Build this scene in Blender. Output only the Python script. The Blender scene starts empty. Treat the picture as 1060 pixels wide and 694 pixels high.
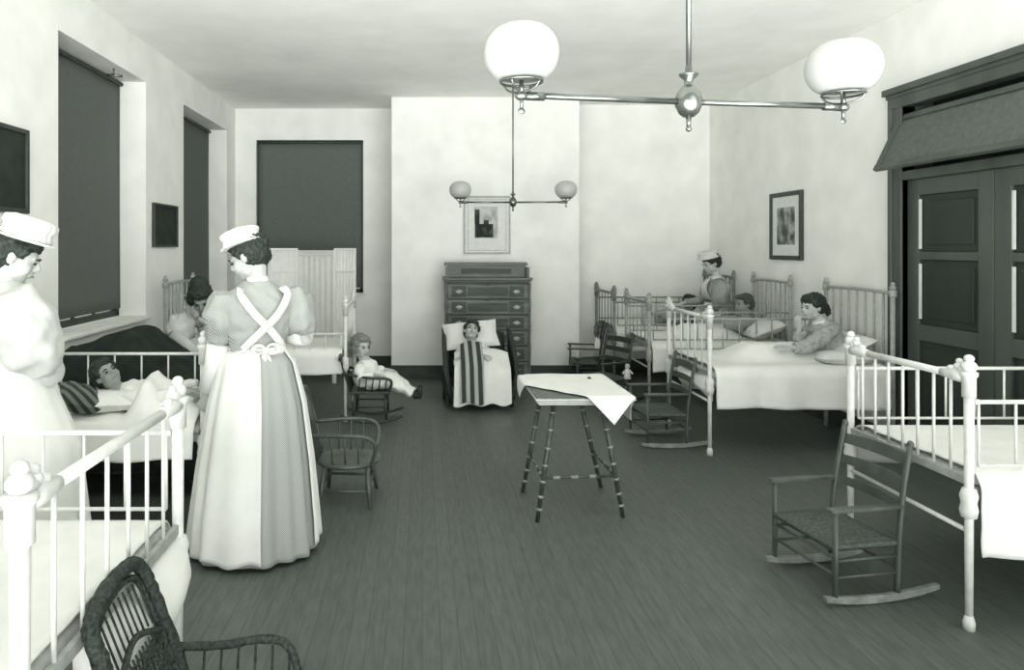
import bpy, math, random
from mathutils import Vector, Matrix, noise
random.seed(7)
R = math.radians
V = Vector
scn = bpy.context.scene
COL = scn.collection
F = 720.0                       # focal length in pixels of a 1060 wide frame
VX, VY, EYE = 437.0, 255.0, 1.6
def gx(px, Z): return (px - VX) / F * Z          # metres to the side at distance Z
def gz(py, Z): return EYE - (py - VY) / F * Z    # height above the floor

# ------------------------------------------------------------------ materials
def lin(c): return c/12.92 if c <= .04045 else ((c+.055)/1.055)**2.4
def tone(v):
    return (lin(max(0, v-.020*(1-v)-.004*v)), lin(v+.018*(1-v)-.001*v), lin(max(0, v-.002*(1-v)-.024*v)), 1)
def mat(name, v, rough=.7, amp=.0, scale=20, bump=0, metal=0, stretch=None, trans=0, spec=.3, detail=4, coat=0):
    m = bpy.data.materials.new(name); m.use_nodes = True
    nt = m.node_tree; n = nt.nodes; l = nt.links
    b = n['Principled BSDF']
    b.inputs['Roughness'].default_value = rough
    b.inputs['Metallic'].default_value = metal
    b.inputs['Specular IOR Level'].default_value = spec
    b.inputs['Coat Weight'].default_value = coat
    tc = n.new('ShaderNodeTexCoord'); mp = n.new('ShaderNodeMapping')
    l.new(tc.outputs['Object'], mp.inputs[0])
    if stretch: mp.inputs['Scale'].default_value = stretch
    nz = n.new('ShaderNodeTexNoise'); nz.inputs['Scale'].default_value = scale; nz.inputs['Detail'].default_value = detail
    l.new(mp.outputs[0], nz.inputs['Vector'])
    rp = n.new('ShaderNodeValToRGB')
    rp.color_ramp.elements[0].position = .3; rp.color_ramp.elements[1].position = .7
    rp.color_ramp.elements[0].color = tone(max(0, v-amp)); rp.color_ramp.elements[1].color = tone(min(1, v+amp))
    l.new(nz.outputs['Fac'], rp.inputs[0]); l.new(rp.outputs[0], b.inputs['Base Color'])
    if bump:
        bp = n.new('ShaderNodeBump'); bp.inputs['Strength'].default_value = bump; bp.inputs['Distance'].default_value = .01
        l.new(nz.outputs['Fac'], bp.inputs['Height']); l.new(bp.outputs[0], b.inputs['Normal'])
    if trans:
        tr = n.new('ShaderNodeBsdfTranslucent'); mx = n.new('ShaderNodeMixShader'); mx.inputs[0].default_value = trans
        l.new(rp.outputs[0], tr.inputs[0]); l.new(b.outputs[0], mx.inputs[1]); l.new(tr.outputs[0], mx.inputs[2])
        l.new(mx.outputs[0], n['Material Output'].inputs[0])
    return m
def stripes(name, va, vb, scale, axis='X', rough=.8, width=.5, dist=.3):
    m = mat(name, va, rough); nt = m.node_tree; n = nt.nodes; l = nt.links
    w = n.new('ShaderNodeTexWave'); w.bands_direction = axis; w.inputs['Scale'].default_value = scale
    w.inputs['Distortion'].default_value = dist; w.inputs['Detail'].default_value = 1
    tc = n.new('ShaderNodeTexCoord'); l.new(tc.outputs['Object'], w.inputs['Vector'])
    rp = n.new('ShaderNodeValToRGB'); rp.color_ramp.elements[0].color = tone(va); rp.color_ramp.elements[1].color = tone(vb)
    rp.color_ramp.elements[0].position = max(0, width-.08); rp.color_ramp.elements[1].position = min(1, width+.08)
    l.new(w.outputs['Fac'], rp.inputs[0]); l.new(rp.outputs[0], n['Principled BSDF'].inputs['Base Color'])
    return m
M = dict(
 wall=mat('wall_plaster', .925, .9, .025, 3.0, .15, detail=8),
 ceil=mat('ceiling_plaster', .965, .95, .02, 2.5, .1, detail=8),
 reveal=mat('reveal_plaster', .90, .9, .02, 6),
 base=mat('baseboard_paint', .27, .6, .03, 8),
 blind=mat('dark_blind_cloth', .41, .85, .02, 60, trans=.12),
 sash=mat('sash_paint', .25, .6, .02),
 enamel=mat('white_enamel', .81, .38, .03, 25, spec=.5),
 enamel_g=mat('grey_and_shaded_enamel', .60, .45, .05, 25, spec=.4),  # on head ends the grey paints in shade; also colours grey frame parts
 enamel_d=mat('dark_enamel', .50, .5, .06, 25, spec=.4),  # darkest crib enamel, used on the far corner crib
 iron=mat('bed_rail_iron', .50, .6, .06, 30),
 sheet=mat('white_cotton', .87, .95, .015, 9, .1),
 sheet2=mat('off_white_cotton', .84, .95, .03, 9, .12),
 tick=mat('mattress_ticking', .78, .95, .04, 30),
 black=mat('black_wool', .13, .95, .03, 14, .3),
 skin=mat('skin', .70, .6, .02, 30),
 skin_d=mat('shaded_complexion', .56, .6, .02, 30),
 lips=mat('lips', .42, .5), eye=mat('eye_dark', .14, .3), brow=mat('brow_hair', .2, .8),
 hair=mat('dark_hair', .16, .55, .05, 60, .5, stretch=(1,1,.2)),
 hair_l=mat('light_brown_hair', .46, .6, .07, 60, .5),
 hair_b=mat('brown_hair', .26, .6, .06, 60, .5),
 gauze=mat('starched_cap_cotton', .82, .9, .02, 40, .1),
 apron=mat('apron_cotton', .87, .9, .012, 12, .1),
 dress=stripes('striped_dress_cotton', .54, .69, 55, 'DIAGONAL', dist=1),
 dress_g=mat('grey_dress_cotton', .57, .9, .05, 60, .2),
 dress_w=mat('white_blouse_cotton', .76, .9, .02, 14, .15),
 shirt=mat('pale_grey_cotton', .62, .9, .06, 40, .2),
 shoe=mat('black_leather', .13, .4, .02),
 wood_r=mat('rocker_wood', .29, .4, .05, 12, stretch=(1,1,.3), spec=.5),
 wood_d=mat('dark_wood', .20, .4, .04, 12, stretch=(1,1,.3), spec=.5),
 wood_w=mat('worn_rocker_runner', .50, .5, .07, 18),
 rush=mat('rush_seat', .30, .8, .07, 70, .5),
 wicker=mat('dark_wicker', .17, .6, .09, 90, .8),
 wick_in=mat('pale_cane', .60, .7, .12, 60, .5),
 bamboo=mat('bamboo', .24, .35, .05, 30, spec=.5), bamboo_l=mat('bamboo_node', .52, .35, .05, 30),
 tabtop=mat('table_top_wood', .36, .5, .06, 40),
 tabedge=mat('table_edge_wood', .72, .5, .04, 20),
 oak=mat('chest_oak', .37, .45, .06, 10, .1, stretch=(.25,1,1.6), spec=.4),
 oak_d=mat('chest_oak_dark', .27, .5, .05, 10, stretch=(.25,1,1.6)),
 brass_d=mat('chest_pull_brass', .62, .35, .04, metal=.4),
 brass=mat('lamp_brass', .50, .24, .05, 8, metal=.85),
 glass=mat('opal_glass', .78, .18, .004, 8, trans=.25, spec=.5),
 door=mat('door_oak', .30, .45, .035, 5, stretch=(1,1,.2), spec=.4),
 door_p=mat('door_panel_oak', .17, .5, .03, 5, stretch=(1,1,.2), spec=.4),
 door_g=mat('transom_panel', .36, .6, .03, 30),
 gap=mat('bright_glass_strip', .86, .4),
 frame_d=mat('dark_frame', .22, .45, .03, 20), frame_l=mat('light_frame', .68, .4, .04, 20),
 mount=mat('picture_mount', .86, .8, .02), slate=mat('slate_board', .15, .6, .04, 8),
 screen=mat('screen_muslin', .94, .9, .015, 10, trans=.15), screen_f=mat('screen_frame', .88, .6),
 stripe_b=stripes('dark_striped_shawl', .22, .66, 3.9, 'X', width=.55),
 stripe_c=stripes('dark_striped_cushion', .18, .42, 9, 'DIAGONAL'),
)
def print_mat(name, seed, va, vb, vc):
    m = mat(name, va); nt = m.node_tree; n = nt.nodes; l = nt.links
    nz = n.new('ShaderNodeTexNoise'); nz.inputs['Scale'].default_value = 9; nz.inputs['Detail'].default_value = 5
    tc = n.new('ShaderNodeTexCoord'); mp = n.new('ShaderNodeMapping'); mp.inputs['Location'].default_value = (seed, seed*2, 0)
    mp.inputs['Scale'].default_value = (1, 1, .8)
    l.new(tc.outputs['Object'], mp.inputs[0]); l.new(mp.outputs[0], nz.inputs['Vector'])
    rp = n.new('ShaderNodeValToRGB'); e = rp.color_ramp.elements
    e[0].position = .42; e[0].color = tone(va); e[1].position = .62; e[1].color = tone(vc)
    k = e.new(.5); k.color = tone(vb)
    l.new(nz.outputs['Fac'], rp.inputs[0]); l.new(rp.outputs[0], n['Principled BSDF'].inputs['Base Color'])
    return m
M['print1'] = print_mat('engraving_dark', 1, .14, .3, .55)
M['print2'] = print_mat('engraving_grey', 5, .3, .45, .66)
def floor_mat():
    m = mat('floor_boards', .31, .5, .02, 30, spec=.35); nt = m.node_tree; n = nt.nodes; l = nt.links
    tc = n.new('ShaderNodeTexCoord'); mp = n.new('ShaderNodeMapping'); mp.inputs['Rotation'].default_value = (0, 0, R(90))
    br = n.new('ShaderNodeTexBrick'); br.inputs['Scale'].default_value = 1
    br.inputs['Brick Width'].default_value = 2.6; br.inputs['Row Height'].default_value = .075
    br.inputs['Mortar Size'].default_value = .0022; br.inputs['Mortar Smooth'].default_value = .3
    br.inputs['Color1'].default_value = tone(.33); br.inputs['Color2'].default_value = tone(.35); br.inputs['Mortar'].default_value = tone(.27)
    l.new(tc.outputs['Object'], mp.inputs[0]); l.new(mp.outputs[0], br.inputs['Vector'])
    nz = n.new('ShaderNodeTexNoise'); nz.inputs['Scale'].default_value = 14; nz.inputs['Detail'].default_value = 8
    mp2 = n.new('ShaderNodeMapping'); mp2.inputs['Scale'].default_value = (4, .5, 1)
    l.new(tc.outputs['Object'], mp2.inputs[0]); l.new(mp2.outputs[0], nz.inputs['Vector'])
    hs = n.new('ShaderNodeMixRGB'); hs.blend_type = 'OVERLAY'; hs.inputs[0].default_value = .45
    l.new(br.outputs['Color'], hs.inputs[1]); l.new(nz.outputs['Fac'], hs.inputs[2])
    l.new(hs.outputs[0], n['Principled BSDF'].inputs['Base Color'])
    return m
M['floor'] = floor_mat()
M['print_pale'] = print_mat('engraving_sky', 3, .62, .72, .78); M['print_ink'] = print_mat('engraving_ink', 4, .10, .18, .30)

# ------------------------------------------------------------------ mesh building
def nrm(v):
    v = V(v); return v.normalized() if v.length > 1e-9 else V((0, 0, 1))
class MB:
    def __init__(s): s.v = []; s.f = []
    def quad_rings(s, rings, closed=True, cap=True):
        n = len(rings[0]); b = len(s.v)
        for r in rings: s.v += [V(p) for p in r]
        for i in range(len(rings)-1):
            for j in range(n if closed else n-1):
                k = (j+1) % n
                s.f.append((b+i*n+j, b+i*n+k, b+(i+1)*n+k, b+(i+1)*n+j))
        if cap and closed:
            s.f.append(tuple(b+j for j in reversed(range(n))))
            e = b+(len(rings)-1)*n; s.f.append(tuple(e+j for j in range(n)))
        return s
    def tube(s, pts, rad, seg=10, side=None, cap=True, loop=False):
        pts = [V(p) for p in pts]; N = len(pts)
        if not isinstance(rad, (list, tuple)): rad = [rad]*N
        rings = []; prev = None
        for i, p in enumerate(pts):
            if loop: t = nrm(pts[(i+1) % N]-pts[i-1])
            elif i == 0: t = nrm(pts[1]-p)
            elif i == N-1: t = nrm(p-pts[-2])
            else: t = nrm(nrm(pts[i+1]-p)+nrm(p-pts[i-1]))
            if side is not None: a = V(side)
            elif prev is None: a = V((0, 0, 1)) if abs(t.z) < .9 else V((1, 0, 0))
            else: a = prev
            a = a - t*a.dot(t); a = nrm(a) if a.length > 1e-6 else nrm(t.orthogonal()); prev = a
            c = t.cross(a)
            r = rad[i]; ra, rb = r if isinstance(r, (list, tuple)) else (r, r)
            rings.append([p+a*(ra*math.cos(q))+c*(rb*math.sin(q)) for q in [2*math.pi*j/seg for j in range(seg)]])
        if loop: rings.append(rings[0])
        return s.quad_rings(rings, True, cap and not loop)
    def ball(s, c, r, seg=16, rg=10, M3=None):
        c = V(c); r = r if isinstance(r, (list, tuple)) else (r, r, r)
        rings = []
        for i in range(1, rg):
            ph = math.pi*i/rg; ring = []
            for j in range(seg):
                th = 2*math.pi*j/seg
                p = V((r[0]*math.sin(ph)*math.cos(th), r[1]*math.sin(ph)*math.sin(th), -r[2]*math.cos(ph)))
                ring.append(c+(M3 @ p if M3 else p))
            rings.append(ring)
        b = len(s.v); s.quad_rings(rings, True, False)
        for sgn, e in ((-1, 0), (1, rg-2)):
            p = V((0, 0, sgn*r[2])); s.v.append(c+(M3 @ p if M3 else p)); k = len(s.v)-1
            for j in range(seg):
                q = (b+e*seg+j, b+e*seg+(j+1) % seg)
                s.f.append((k, q[1], q[0]) if sgn < 0 else (k, q[0], q[1]))
        return s
    def box(s, lo, hi, rot=0, piv=None):
        x0, y0, z0 = lo; x1, y1, z1 = hi; b = len(s.v)
        P = [V((x, y, z)) for z in (z0, z1) for y in (y0, y1) for x in (x0, x1)]
        if rot:
            pv = V(piv) if piv else V(((x0+x1)/2, (y0+y1)/2, 0)); m = Matrix.Rotation(rot, 3, 'Z')
            P = [m @ (p-pv)+pv for p in P]
        s.v += P
        s.f += [tuple(b+i for i in q) for q in ((0, 2, 3, 1), (4, 5, 7, 6), (0, 1, 5, 4), (2, 6, 7, 3), (0, 4, 6, 2), (1, 3, 7, 5))]
        return s
    def bar(s, a, b, w, h, up=(0, 0, 1)):
        a = V(a); b = V(b); t = nrm(b-a); u = V(up); u = nrm(u-t*u.dot(t)); c = t.cross(u)
        return s.quad_rings([[p+c*(i*w/2)+u*(j*h/2) for i, j in ((-1, -1), (1, -1), (1, 1), (-1, 1))] for p in (a, b)])
    def lathe(s, prof, c=(0, 0, 0), seg=24, M3=None, mod=None):
        c = V(c); rings = []
        for r, z in prof:
            ring = []
            for j in range(seg):
                th = 2*math.pi*j/seg; rr = r*(mod(th, z) if mod else 1)
                p = V((rr*math.cos(th), rr*math.sin(th), z)); ring.append(c+(M3 @ p if M3 else p))
            rings.append(ring)
        return s.quad_rings(rings)
    def grid(s, fn, nu, nv):
        b = len(s.v)
        for i in range(nu+1):
            for j in range(nv+1): s.v.append(V(fn(i/nu, j/nv)))
        for i in range(nu):
            for j in range(nv):
                q = b+i*(nv+1)+j; s.f.append((q, q+nv+1, q+nv+2, q+1))
        return s
    def build(s, name, m, parent=None, smooth=True, bevel=0, remesh=0, solid=0, sub=0, disp=0, dscale=20):
        org = V(parent['_o']) if parent is not None else V((0, 0, 0))
        me = bpy.data.meshes.new(name)
        me.from_pydata([p-org for p in s.v], [], s.f); me.update()
        o = bpy.data.objects.new(name, me); COL.objects.link(o)
        me.materials.append(m if not isinstance(m, str) else M[m])
        if remesh:
            md = o.modifiers.new('r', 'REMESH'); md.mode = 'VOXEL'; md.voxel_size = remesh; md.use_smooth_shade = True
            sm = o.modifiers.new('s', 'SMOOTH'); sm.factor = .5; sm.iterations = 3 if remesh < .007 else 2
            bpy.context.view_layer.update()
            dg = bpy.context.evaluated_depsgraph_get()
            nm = bpy.data.meshes.new_from_object(o.evaluated_get(dg)); o.modifiers.clear()
            nm.name = name; o.data = nm; me = nm
            if not me.materials: me.materials.append(m if not isinstance(m, str) else M[m])
        if disp:
            me.update(); ns = [v.normal.copy() for v in me.vertices]
            for v, nn in zip(me.vertices, ns): v.co += nn*disp*noise.noise(V(v.co)*dscale)
        if smooth:
            for p in me.polygons: p.use_smooth = True
        if bevel:
            b = o.modifiers.new('b', 'BEVEL'); b.width = bevel; b.segments = 2; b.limit_method = 'ANGLE'
        if solid:
            b = o.modifiers.new('so', 'SOLIDIFY'); b.thickness = solid; b.offset = 0
        if sub:
            b = o.modifiers.new('su', 'SUBSURF'); b.levels = sub; b.render_levels = sub
        if parent is not None: o.parent = parent; o['_o'] = list(parent['_o'])
        else: o['_o'] = [0, 0, 0]
        return o
def tag(o, label=None, cat=None, group=None, kind=None):
    if label: o['label'] = label
    if cat: o['category'] = cat
    if group: o['group'] = group
    if kind: o['kind'] = kind
    return o
def thing(name, label, cat, loc=(0, 0, 0), group=None):
    o = bpy.data.objects.new(name, None); COL.objects.link(o); o.location = loc; o['_o'] = list(loc)
    o.empty_display_size = .1
    return tag(o, label, cat, group)
def copy_tree(o, parent=None):
    kids = list(o.children); c = o.copy(); COL.objects.link(c)
    if parent is not None: c.parent = parent
    for k in kids: copy_tree(k, c)
    return c
def struct(o): o['kind'] = 'structure'; return o
def curve(pts, n=6):                                  # Catmull-Rom through the points
    P = [V(p) for p in pts]; P = [2*P[0]-P[1]]+P+[2*P[-1]-P[-2]]; out = []
    for i in range(1, len(P)-2):
        for k in range(n):
            t = k/n; a, b, c, d = P[i-1:i+3]
            out.append(.5*((2*b)+(c-a)*t+(2*a-5*b+4*c-d)*t*t+(3*b-a-3*c+d)*t**3))
    return out+[P[-2]]
# ------------------------------------------------------------------ the room
XL, XR, H = -2.47, 3.70, 3.42
YB, YBR, YAL, YAR = 0.5, 8.47, 9.20, 8.95    # open rear, chimney breast, left alcove, right alcove
struct(MB().box((XL-.6, YB, -.1), (XR+.3, 9.5, 0)).build('floor', 'floor', smooth=False))
YW = 1.3
struct(MB().box((XL-.6, YW, H), (XR+.3, 9.5, H+.1)).build('ceiling', 'ceil', smooth=False))
HEAD = 3.07; SILL = .98
W = [(4.72, 6.22), (7.20, 8.80)]
m = MB(); ys = [YW]+[v for w in W for v in w]+[9.5]
for i in range(0, len(ys), 2): m.box((XL-.35, ys[i], 0), (XL, ys[i+1], H))
for a, b in W: m.box((XL-.35, a, HEAD), (XL, b, H)); m.box((XL-.35, a, 0), (XL, b, SILL-.03))
struct(m.build('wall_left', 'wall', smooth=False))
DY0, DY1, DH = 3.68, 5.32, 2.72
m = MB(); m.box((XR, DY1, 0), (XR+.25, 9.5, H)).box((XR, YW, 0), (XR+.25, DY0, H)).box((XR, DY0, DH), (XR+.25, DY1, H))
struct(m.build('wall_right', 'wall', smooth=False))
BX0, BX1 = gx(405, YBR), gx(600, YBR)
w3 = (gx(265, YAL), gx(376, YAL)); w3h = gz(145, YAL)
m = MB(); m.box((XL-.35, YAL, 0), (w3[0], YAL+.3, H)).box((w3[1], YAL, 0), (BX0+.1, YAL+.3, H))
m.box((w3[0], YAL, w3h), (w3[1], YAL+.3, H)).box((w3[0], YAL, 0), (w3[1], YAL+.3, SILL-.03))
m.box((BX1-.1, YAR, 0), (XR+.25, YAR+.3, H))
struct(m.build('wall_far', 'wall', smooth=False))
struct(MB().box((BX0, YBR, 0), (BX1, YAL+.3, H)).build('wall_chimney_breast', 'wall', smooth=False, bevel=.012))
m = MB(); bh = .15
m.box((BX0-.018, YBR-.018, 0), (BX1+.018, YBR, bh)).box((BX0-.018, YBR, 0), (BX0, YAL, bh)).box((BX1, YBR, 0), (BX1+.018, YAR, bh))
m.box((BX0-.02, YBR-.024, 0), (BX1+.02, YBR-.018, .03))
struct(m.build('baseboard_breast', 'base', smooth=False, bevel=.004))
struct(MB().box((XL, YAL-.018, 0), (BX0, YAL, bh)).box((BX1, YAR-.018, 0), (XR, YAR, bh)).build('baseboard_far', 'base', smooth=False, bevel=.004))
struct(MB().box((XL, YW, 0), (XL+.018, YAL, bh)).build('baseboard_left', 'base', smooth=False, bevel=.004))
struct(MB().box((XR-.018, DY1+.12, 0), (XR, YAR, bh)).build('baseboard_right', 'base', smooth=False, bevel=.004))

def window(n, lo, hi, top, bot, axis, plane, out):
    # axis 'y': window in the left wall at x=plane; 'x': window in the far wall at y=plane ; out = outward sign
    def B(m, u0, u1, d0, d1, z0, z1):
        a, b = sorted((plane+out*d0, plane+out*d1))
        if axis == 'y': m.box((a, u0, z0), (b, u1, z1))
        else: m.box((u0, a, z0), (u1, b, z1))
        return m
    r = bpy.data.objects.new('window_%d' % n, None); COL.objects.link(r); r['_o'] = [0, 0, 0]; struct(r)
    fr = MB(); w = .05
    for u0, u1, z0, z1 in ((lo, lo+w, bot, top), (hi-w, hi, bot, top), (lo, hi, top-w, top), (lo, hi, bot, bot+w)): B(fr, u0, u1, 0, .06, z0, z1)
    fr.build('window_frame', 'sash', r, smooth=False, bevel=.004)
    s = MB(); mid = (bot+top)/2
    for u in [lo+w+(hi-lo-2*w)*k/4 for k in (1, 2, 3)]: B(s, u-.014, u+.014, .03, .05, bot+w, top-w)
    for z in (mid-.03, (mid+top)/2, (mid+bot)/2): B(s, lo+w, hi-w, .03, .05, z, z+.03)
    s.build('sash', 'sash', r, smooth=False)
    g = MB(); B(g, lo+w, hi-w, .055, .059, bot+w, top-w)
    gm = bpy.data.materials.get('window_glass') or mat('window_glass', .9, .05, trans=.9)
    g.build('glass', gm, r, smooth=False)
    b = MB()
    def fn(u, v):
        a = lo+.025+(hi-lo-.05)*u; z = bot+.07+(top-.02-bot-.07)*v; d = plane-out*(.018+.004*math.sin(u*9+v*3))
        return (d, a, z) if axis == 'y' else (a, d, z)
    b.grid(fn, 16, 16); b.build('roller_blind', 'blind', r, solid=.003)
    rl = MB(); p = plane-out*.03
    rl.tube([(p, lo+.02, top-.03), (p, hi-.02, top-.03)] if axis == 'y' else [(lo+.02, p, top-.03), (hi-.02, p, top-.03)], .018)
    rl.build('blind_roller', 'sash', r)
    sl = MB(); q0, q1 = (plane, XL+.05) if axis == 'y' else (plane, YAL-.04)
    if axis == 'y':
        sl.box((q0, lo, bot-.03), (q1, hi, bot))
    else: sl.box((lo-.03, q1, bot-.03), (hi+.03, q0, bot))
    sl.build('window_sill', 'reveal', r, smooth=False, bevel=.006)
    return r
window(1, 4.72, 6.22, HEAD, SILL, 'y', XL-.24, -1)
window(2, 7.20, 8.80, HEAD, SILL, 'y', XL-.24, -1)
window(3, w3[0], w3[1], w3h, SILL, 'x', YAL+.06, 1)
# small gas cock screwed to the soffit edge of the first window
g = thing('gas_bracket', 'small metal bracket fixed under the head of the tall window on the left', 'bracket', (XL-.08, 5.75, HEAD))
MB().tube([(XL-.08, 5.75, HEAD), (XL-.08, 5.75, HEAD-.05)], .008).build('stem', 'brass', g)
MB().tube([(XL-.14, 5.75, HEAD-.05), (XL-.02, 5.78, HEAD-.055)], [.008, .012]).build('tap', 'brass', g)

# double door with open transom flap
d = bpy.data.objects.new('door_1', None); COL.objects.link(d); d['_o'] = [0, 0, 0]; struct(d)
cw = .16
m = MB(); x0, x1 = XR-.045, XR+.06
m.box((x0, DY1-.02, 0), (x1, DY1+cw-.05, DH+.02)).box((x0-.012, DY1+cw-.07, 0), (x1, DY1+cw-.03, DH+.02)).box((x0-.008, DY1-.02, 0), (x1, DY1+.02, DH))
m.box((x0, DY0-cw, 0), (x1, DY0, DH+.02)).box((x1, DY1-.015, 0), (XR+.2, DY1+.01, DH)).box((x1, DY0, DH-.015), (XR+.2, DY1, DH+.01))
m.box((x0-.01, DY0-cw, DH-.06), (x1, DY1+cw-.03, DH+.06)).box((x0-.04, DY0-cw-.03, DH+.05), (x1, DY1+cw, DH+.1)).box((x0-.02, DY0-cw, DH+.02), (x1, DY1+cw-.02, DH+.055))
m.build('door_casing', 'door', d, smooth=False, bevel=.006)
m = MB(); m.box((x0-.005, DY0, 2.10), (x1+.06, DY1, 2.17)).build('transom_rail', 'door', d, smooth=False, bevel=.006)
# flap hinged at its head and swung out at the bottom
ft, fb = 2.58, 2.20; xt, xb = XR-.02, XR-.20
m = MB(); b = len(m.v)
m.quad_rings([[(xt, y, ft), (xt+.03, y, ft+.005), (xb+.03, y, fb+.005), (xb, y, fb)] for y in (DY0+.03, DY1+.03)])
fl = m.build('transom_flap', 'door_g', d, smooth=False, bevel=.004)
m = MB(); e = V((xt-xb, 0, ft-fb)); e.normalize(); nn = V((-e.z, 0, e.x))
def flp(y, t, o=0): return V((xb, y, fb))+(V((xt, 0, ft))-V((xb, 0, fb)))*t+nn*o
for a, b2 in (((DY0+.03, 0), (DY1+.05, 0)), ((DY0+.03, 1), (DY1+.03, 1)), ((DY1+.02, 0), (DY1+.02, 1)), ((DY0+.05, 0), (DY0+.05, 1))):
    m.bar(flp(a[0], a[1]), flp(b2[0], b2[1]), .045, .035, nn)
m.build('flap_frame', 'door', fl, smooth=False, bevel=.004)
mid = (DY0+DY1)/2
for k, (a, b2) in enumerate(((DY0, mid), (mid, DY1))):
    m = MB(); xs, xe = XR+.0, XR+.045; st = .13
    m.box((xs, a+.004, .01), (xe, a+st, 2.10)).box((xs, b2-st, .01), (xe, b2-.004, 2.10))
    zs = [.01, .95, 1.43, 1.98]
    for z0, z1 in ((.01, .16), (.90, 1.02), (1.50, 1.56), (1.98, 2.10)): m.box((xs, a+st, z0), (xe, b2-st, z1))
    lf = m.build('door_leaf', 'door', d, smooth=False, bevel=.005)
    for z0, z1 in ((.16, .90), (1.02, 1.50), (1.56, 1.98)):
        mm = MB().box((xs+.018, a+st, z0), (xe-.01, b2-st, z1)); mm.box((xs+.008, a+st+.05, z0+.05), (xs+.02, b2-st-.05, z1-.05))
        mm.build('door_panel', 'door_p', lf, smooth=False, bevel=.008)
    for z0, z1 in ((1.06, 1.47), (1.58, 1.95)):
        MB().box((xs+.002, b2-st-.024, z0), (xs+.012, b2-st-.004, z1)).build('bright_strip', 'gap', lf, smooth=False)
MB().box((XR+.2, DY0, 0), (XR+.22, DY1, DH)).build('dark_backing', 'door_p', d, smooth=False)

# ------------------------------------------------------------------ pictures
def framed(name, label, cat, cx, cy, z0, z1, w, facing, fm, mountm, printm, fw=.03, inner=.62, dark=False, tilt=0):
    # facing: '-y' hangs on the far wall, '-x' on the right wall, '+x' on the left wall
    o = thing(name, label, cat, (cx, cy, (z0+z1)/2))
    def B(m, u0, u1, d0, d1, a, b):
        if facing == '-y': m.box((cx+u0, cy-d1, a), (cx+u1, cy-d0, b))
        elif facing == '-x': m.box((cx-d1, cy+u0, a), (cx-d0, cy+u1, b))
        else: m.box((cx+d0, cy+u0, a), (cx+d1, cy+u1, b))
        return m
    m = MB(); h = w/2
    for q in ((-h, -h+fw, z0, z1), (h-fw, h, z0, z1), (-h+fw, h-fw, z0, z0+fw), (-h+fw, h-fw, z1-fw, z1)): B(m, q[0], q[1], 0, .03, q[2], q[3])
    m.build('picture_frame', fm, o, smooth=False, bevel=.005)
    B(MB(), -h+fw*.8, h-fw*.8, .004, .014, z0+fw*.8, z1-fw*.8).build('mount', mountm, o, smooth=False)
    if printm:
        k = inner; hh = (z1-z0)/2*k; zc = (z0+z1)/2
        B(MB(), -h*k, h*k, .014, .017, zc-hh, zc+hh).build('print', printm, o, smooth=False)
    return o
fp = framed('framed_print', 'pale-framed print with wide white mount above the chest of drawers', 'picture', gx(504, YBR), YBR, gz(263, YBR), gz(203, YBR), .57, '-y', 'frame_l', 'mount', None, .02)
cx = gx(504, YBR)
m = MB()
for a, b2, c, e in ((-.235, -.228, 1.53, 2.19), (.228, .235, 1.53, 2.19), (-.235, .235, 2.165, 2.172), (-.235, .235, 1.545, 1.552)): m.box((cx+a, YBR-.017, c), (cx+b2, YBR-.014, e))
m.build('mount_line', 'frame_l', fp, smooth=False)
MB().box((cx-.155, YBR-.018, gz(247, YBR)), (cx+.13, YBR-.014, gz(214, YBR))).build('print_sky', 'print_pale', fp, smooth=False)
MB().box((cx-.145, YBR-.020, gz(246, YBR)), (cx+.075, YBR-.018, gz(232, YBR))).box((cx-.15, YBR-.020, gz(232, YBR)), (cx-.09, YBR-.018, gz(217, YBR))).box((cx-.04, YBR-.020, gz(232, YBR)), (cx+.02, YBR-.018, gz(228, YBR))).build('print_scene', 'print_ink', fp, smooth=False)
framed('framed_portrait', 'dark-framed portrait print hanging on the right wall', 'picture', XR, (6.74+7.36)/2, 1.46, 2.15, .62, '-x', 'frame_d', 'mount', 'print2', .045, .55)
framed('slate_board', 'small dark board hung on the pier between the two left windows', 'board', XL, 6.66, 1.59, 2.0, .62, '+x', 'frame_d', 'slate', None, .025)
framed('wall_chart', 'dark framed chart on the left wall, cut by the photo edge', 'chart', XL, 3.93, 1.80, 2.32, .80, '+x', 'frame_d', 'slate', None, .03)
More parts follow.
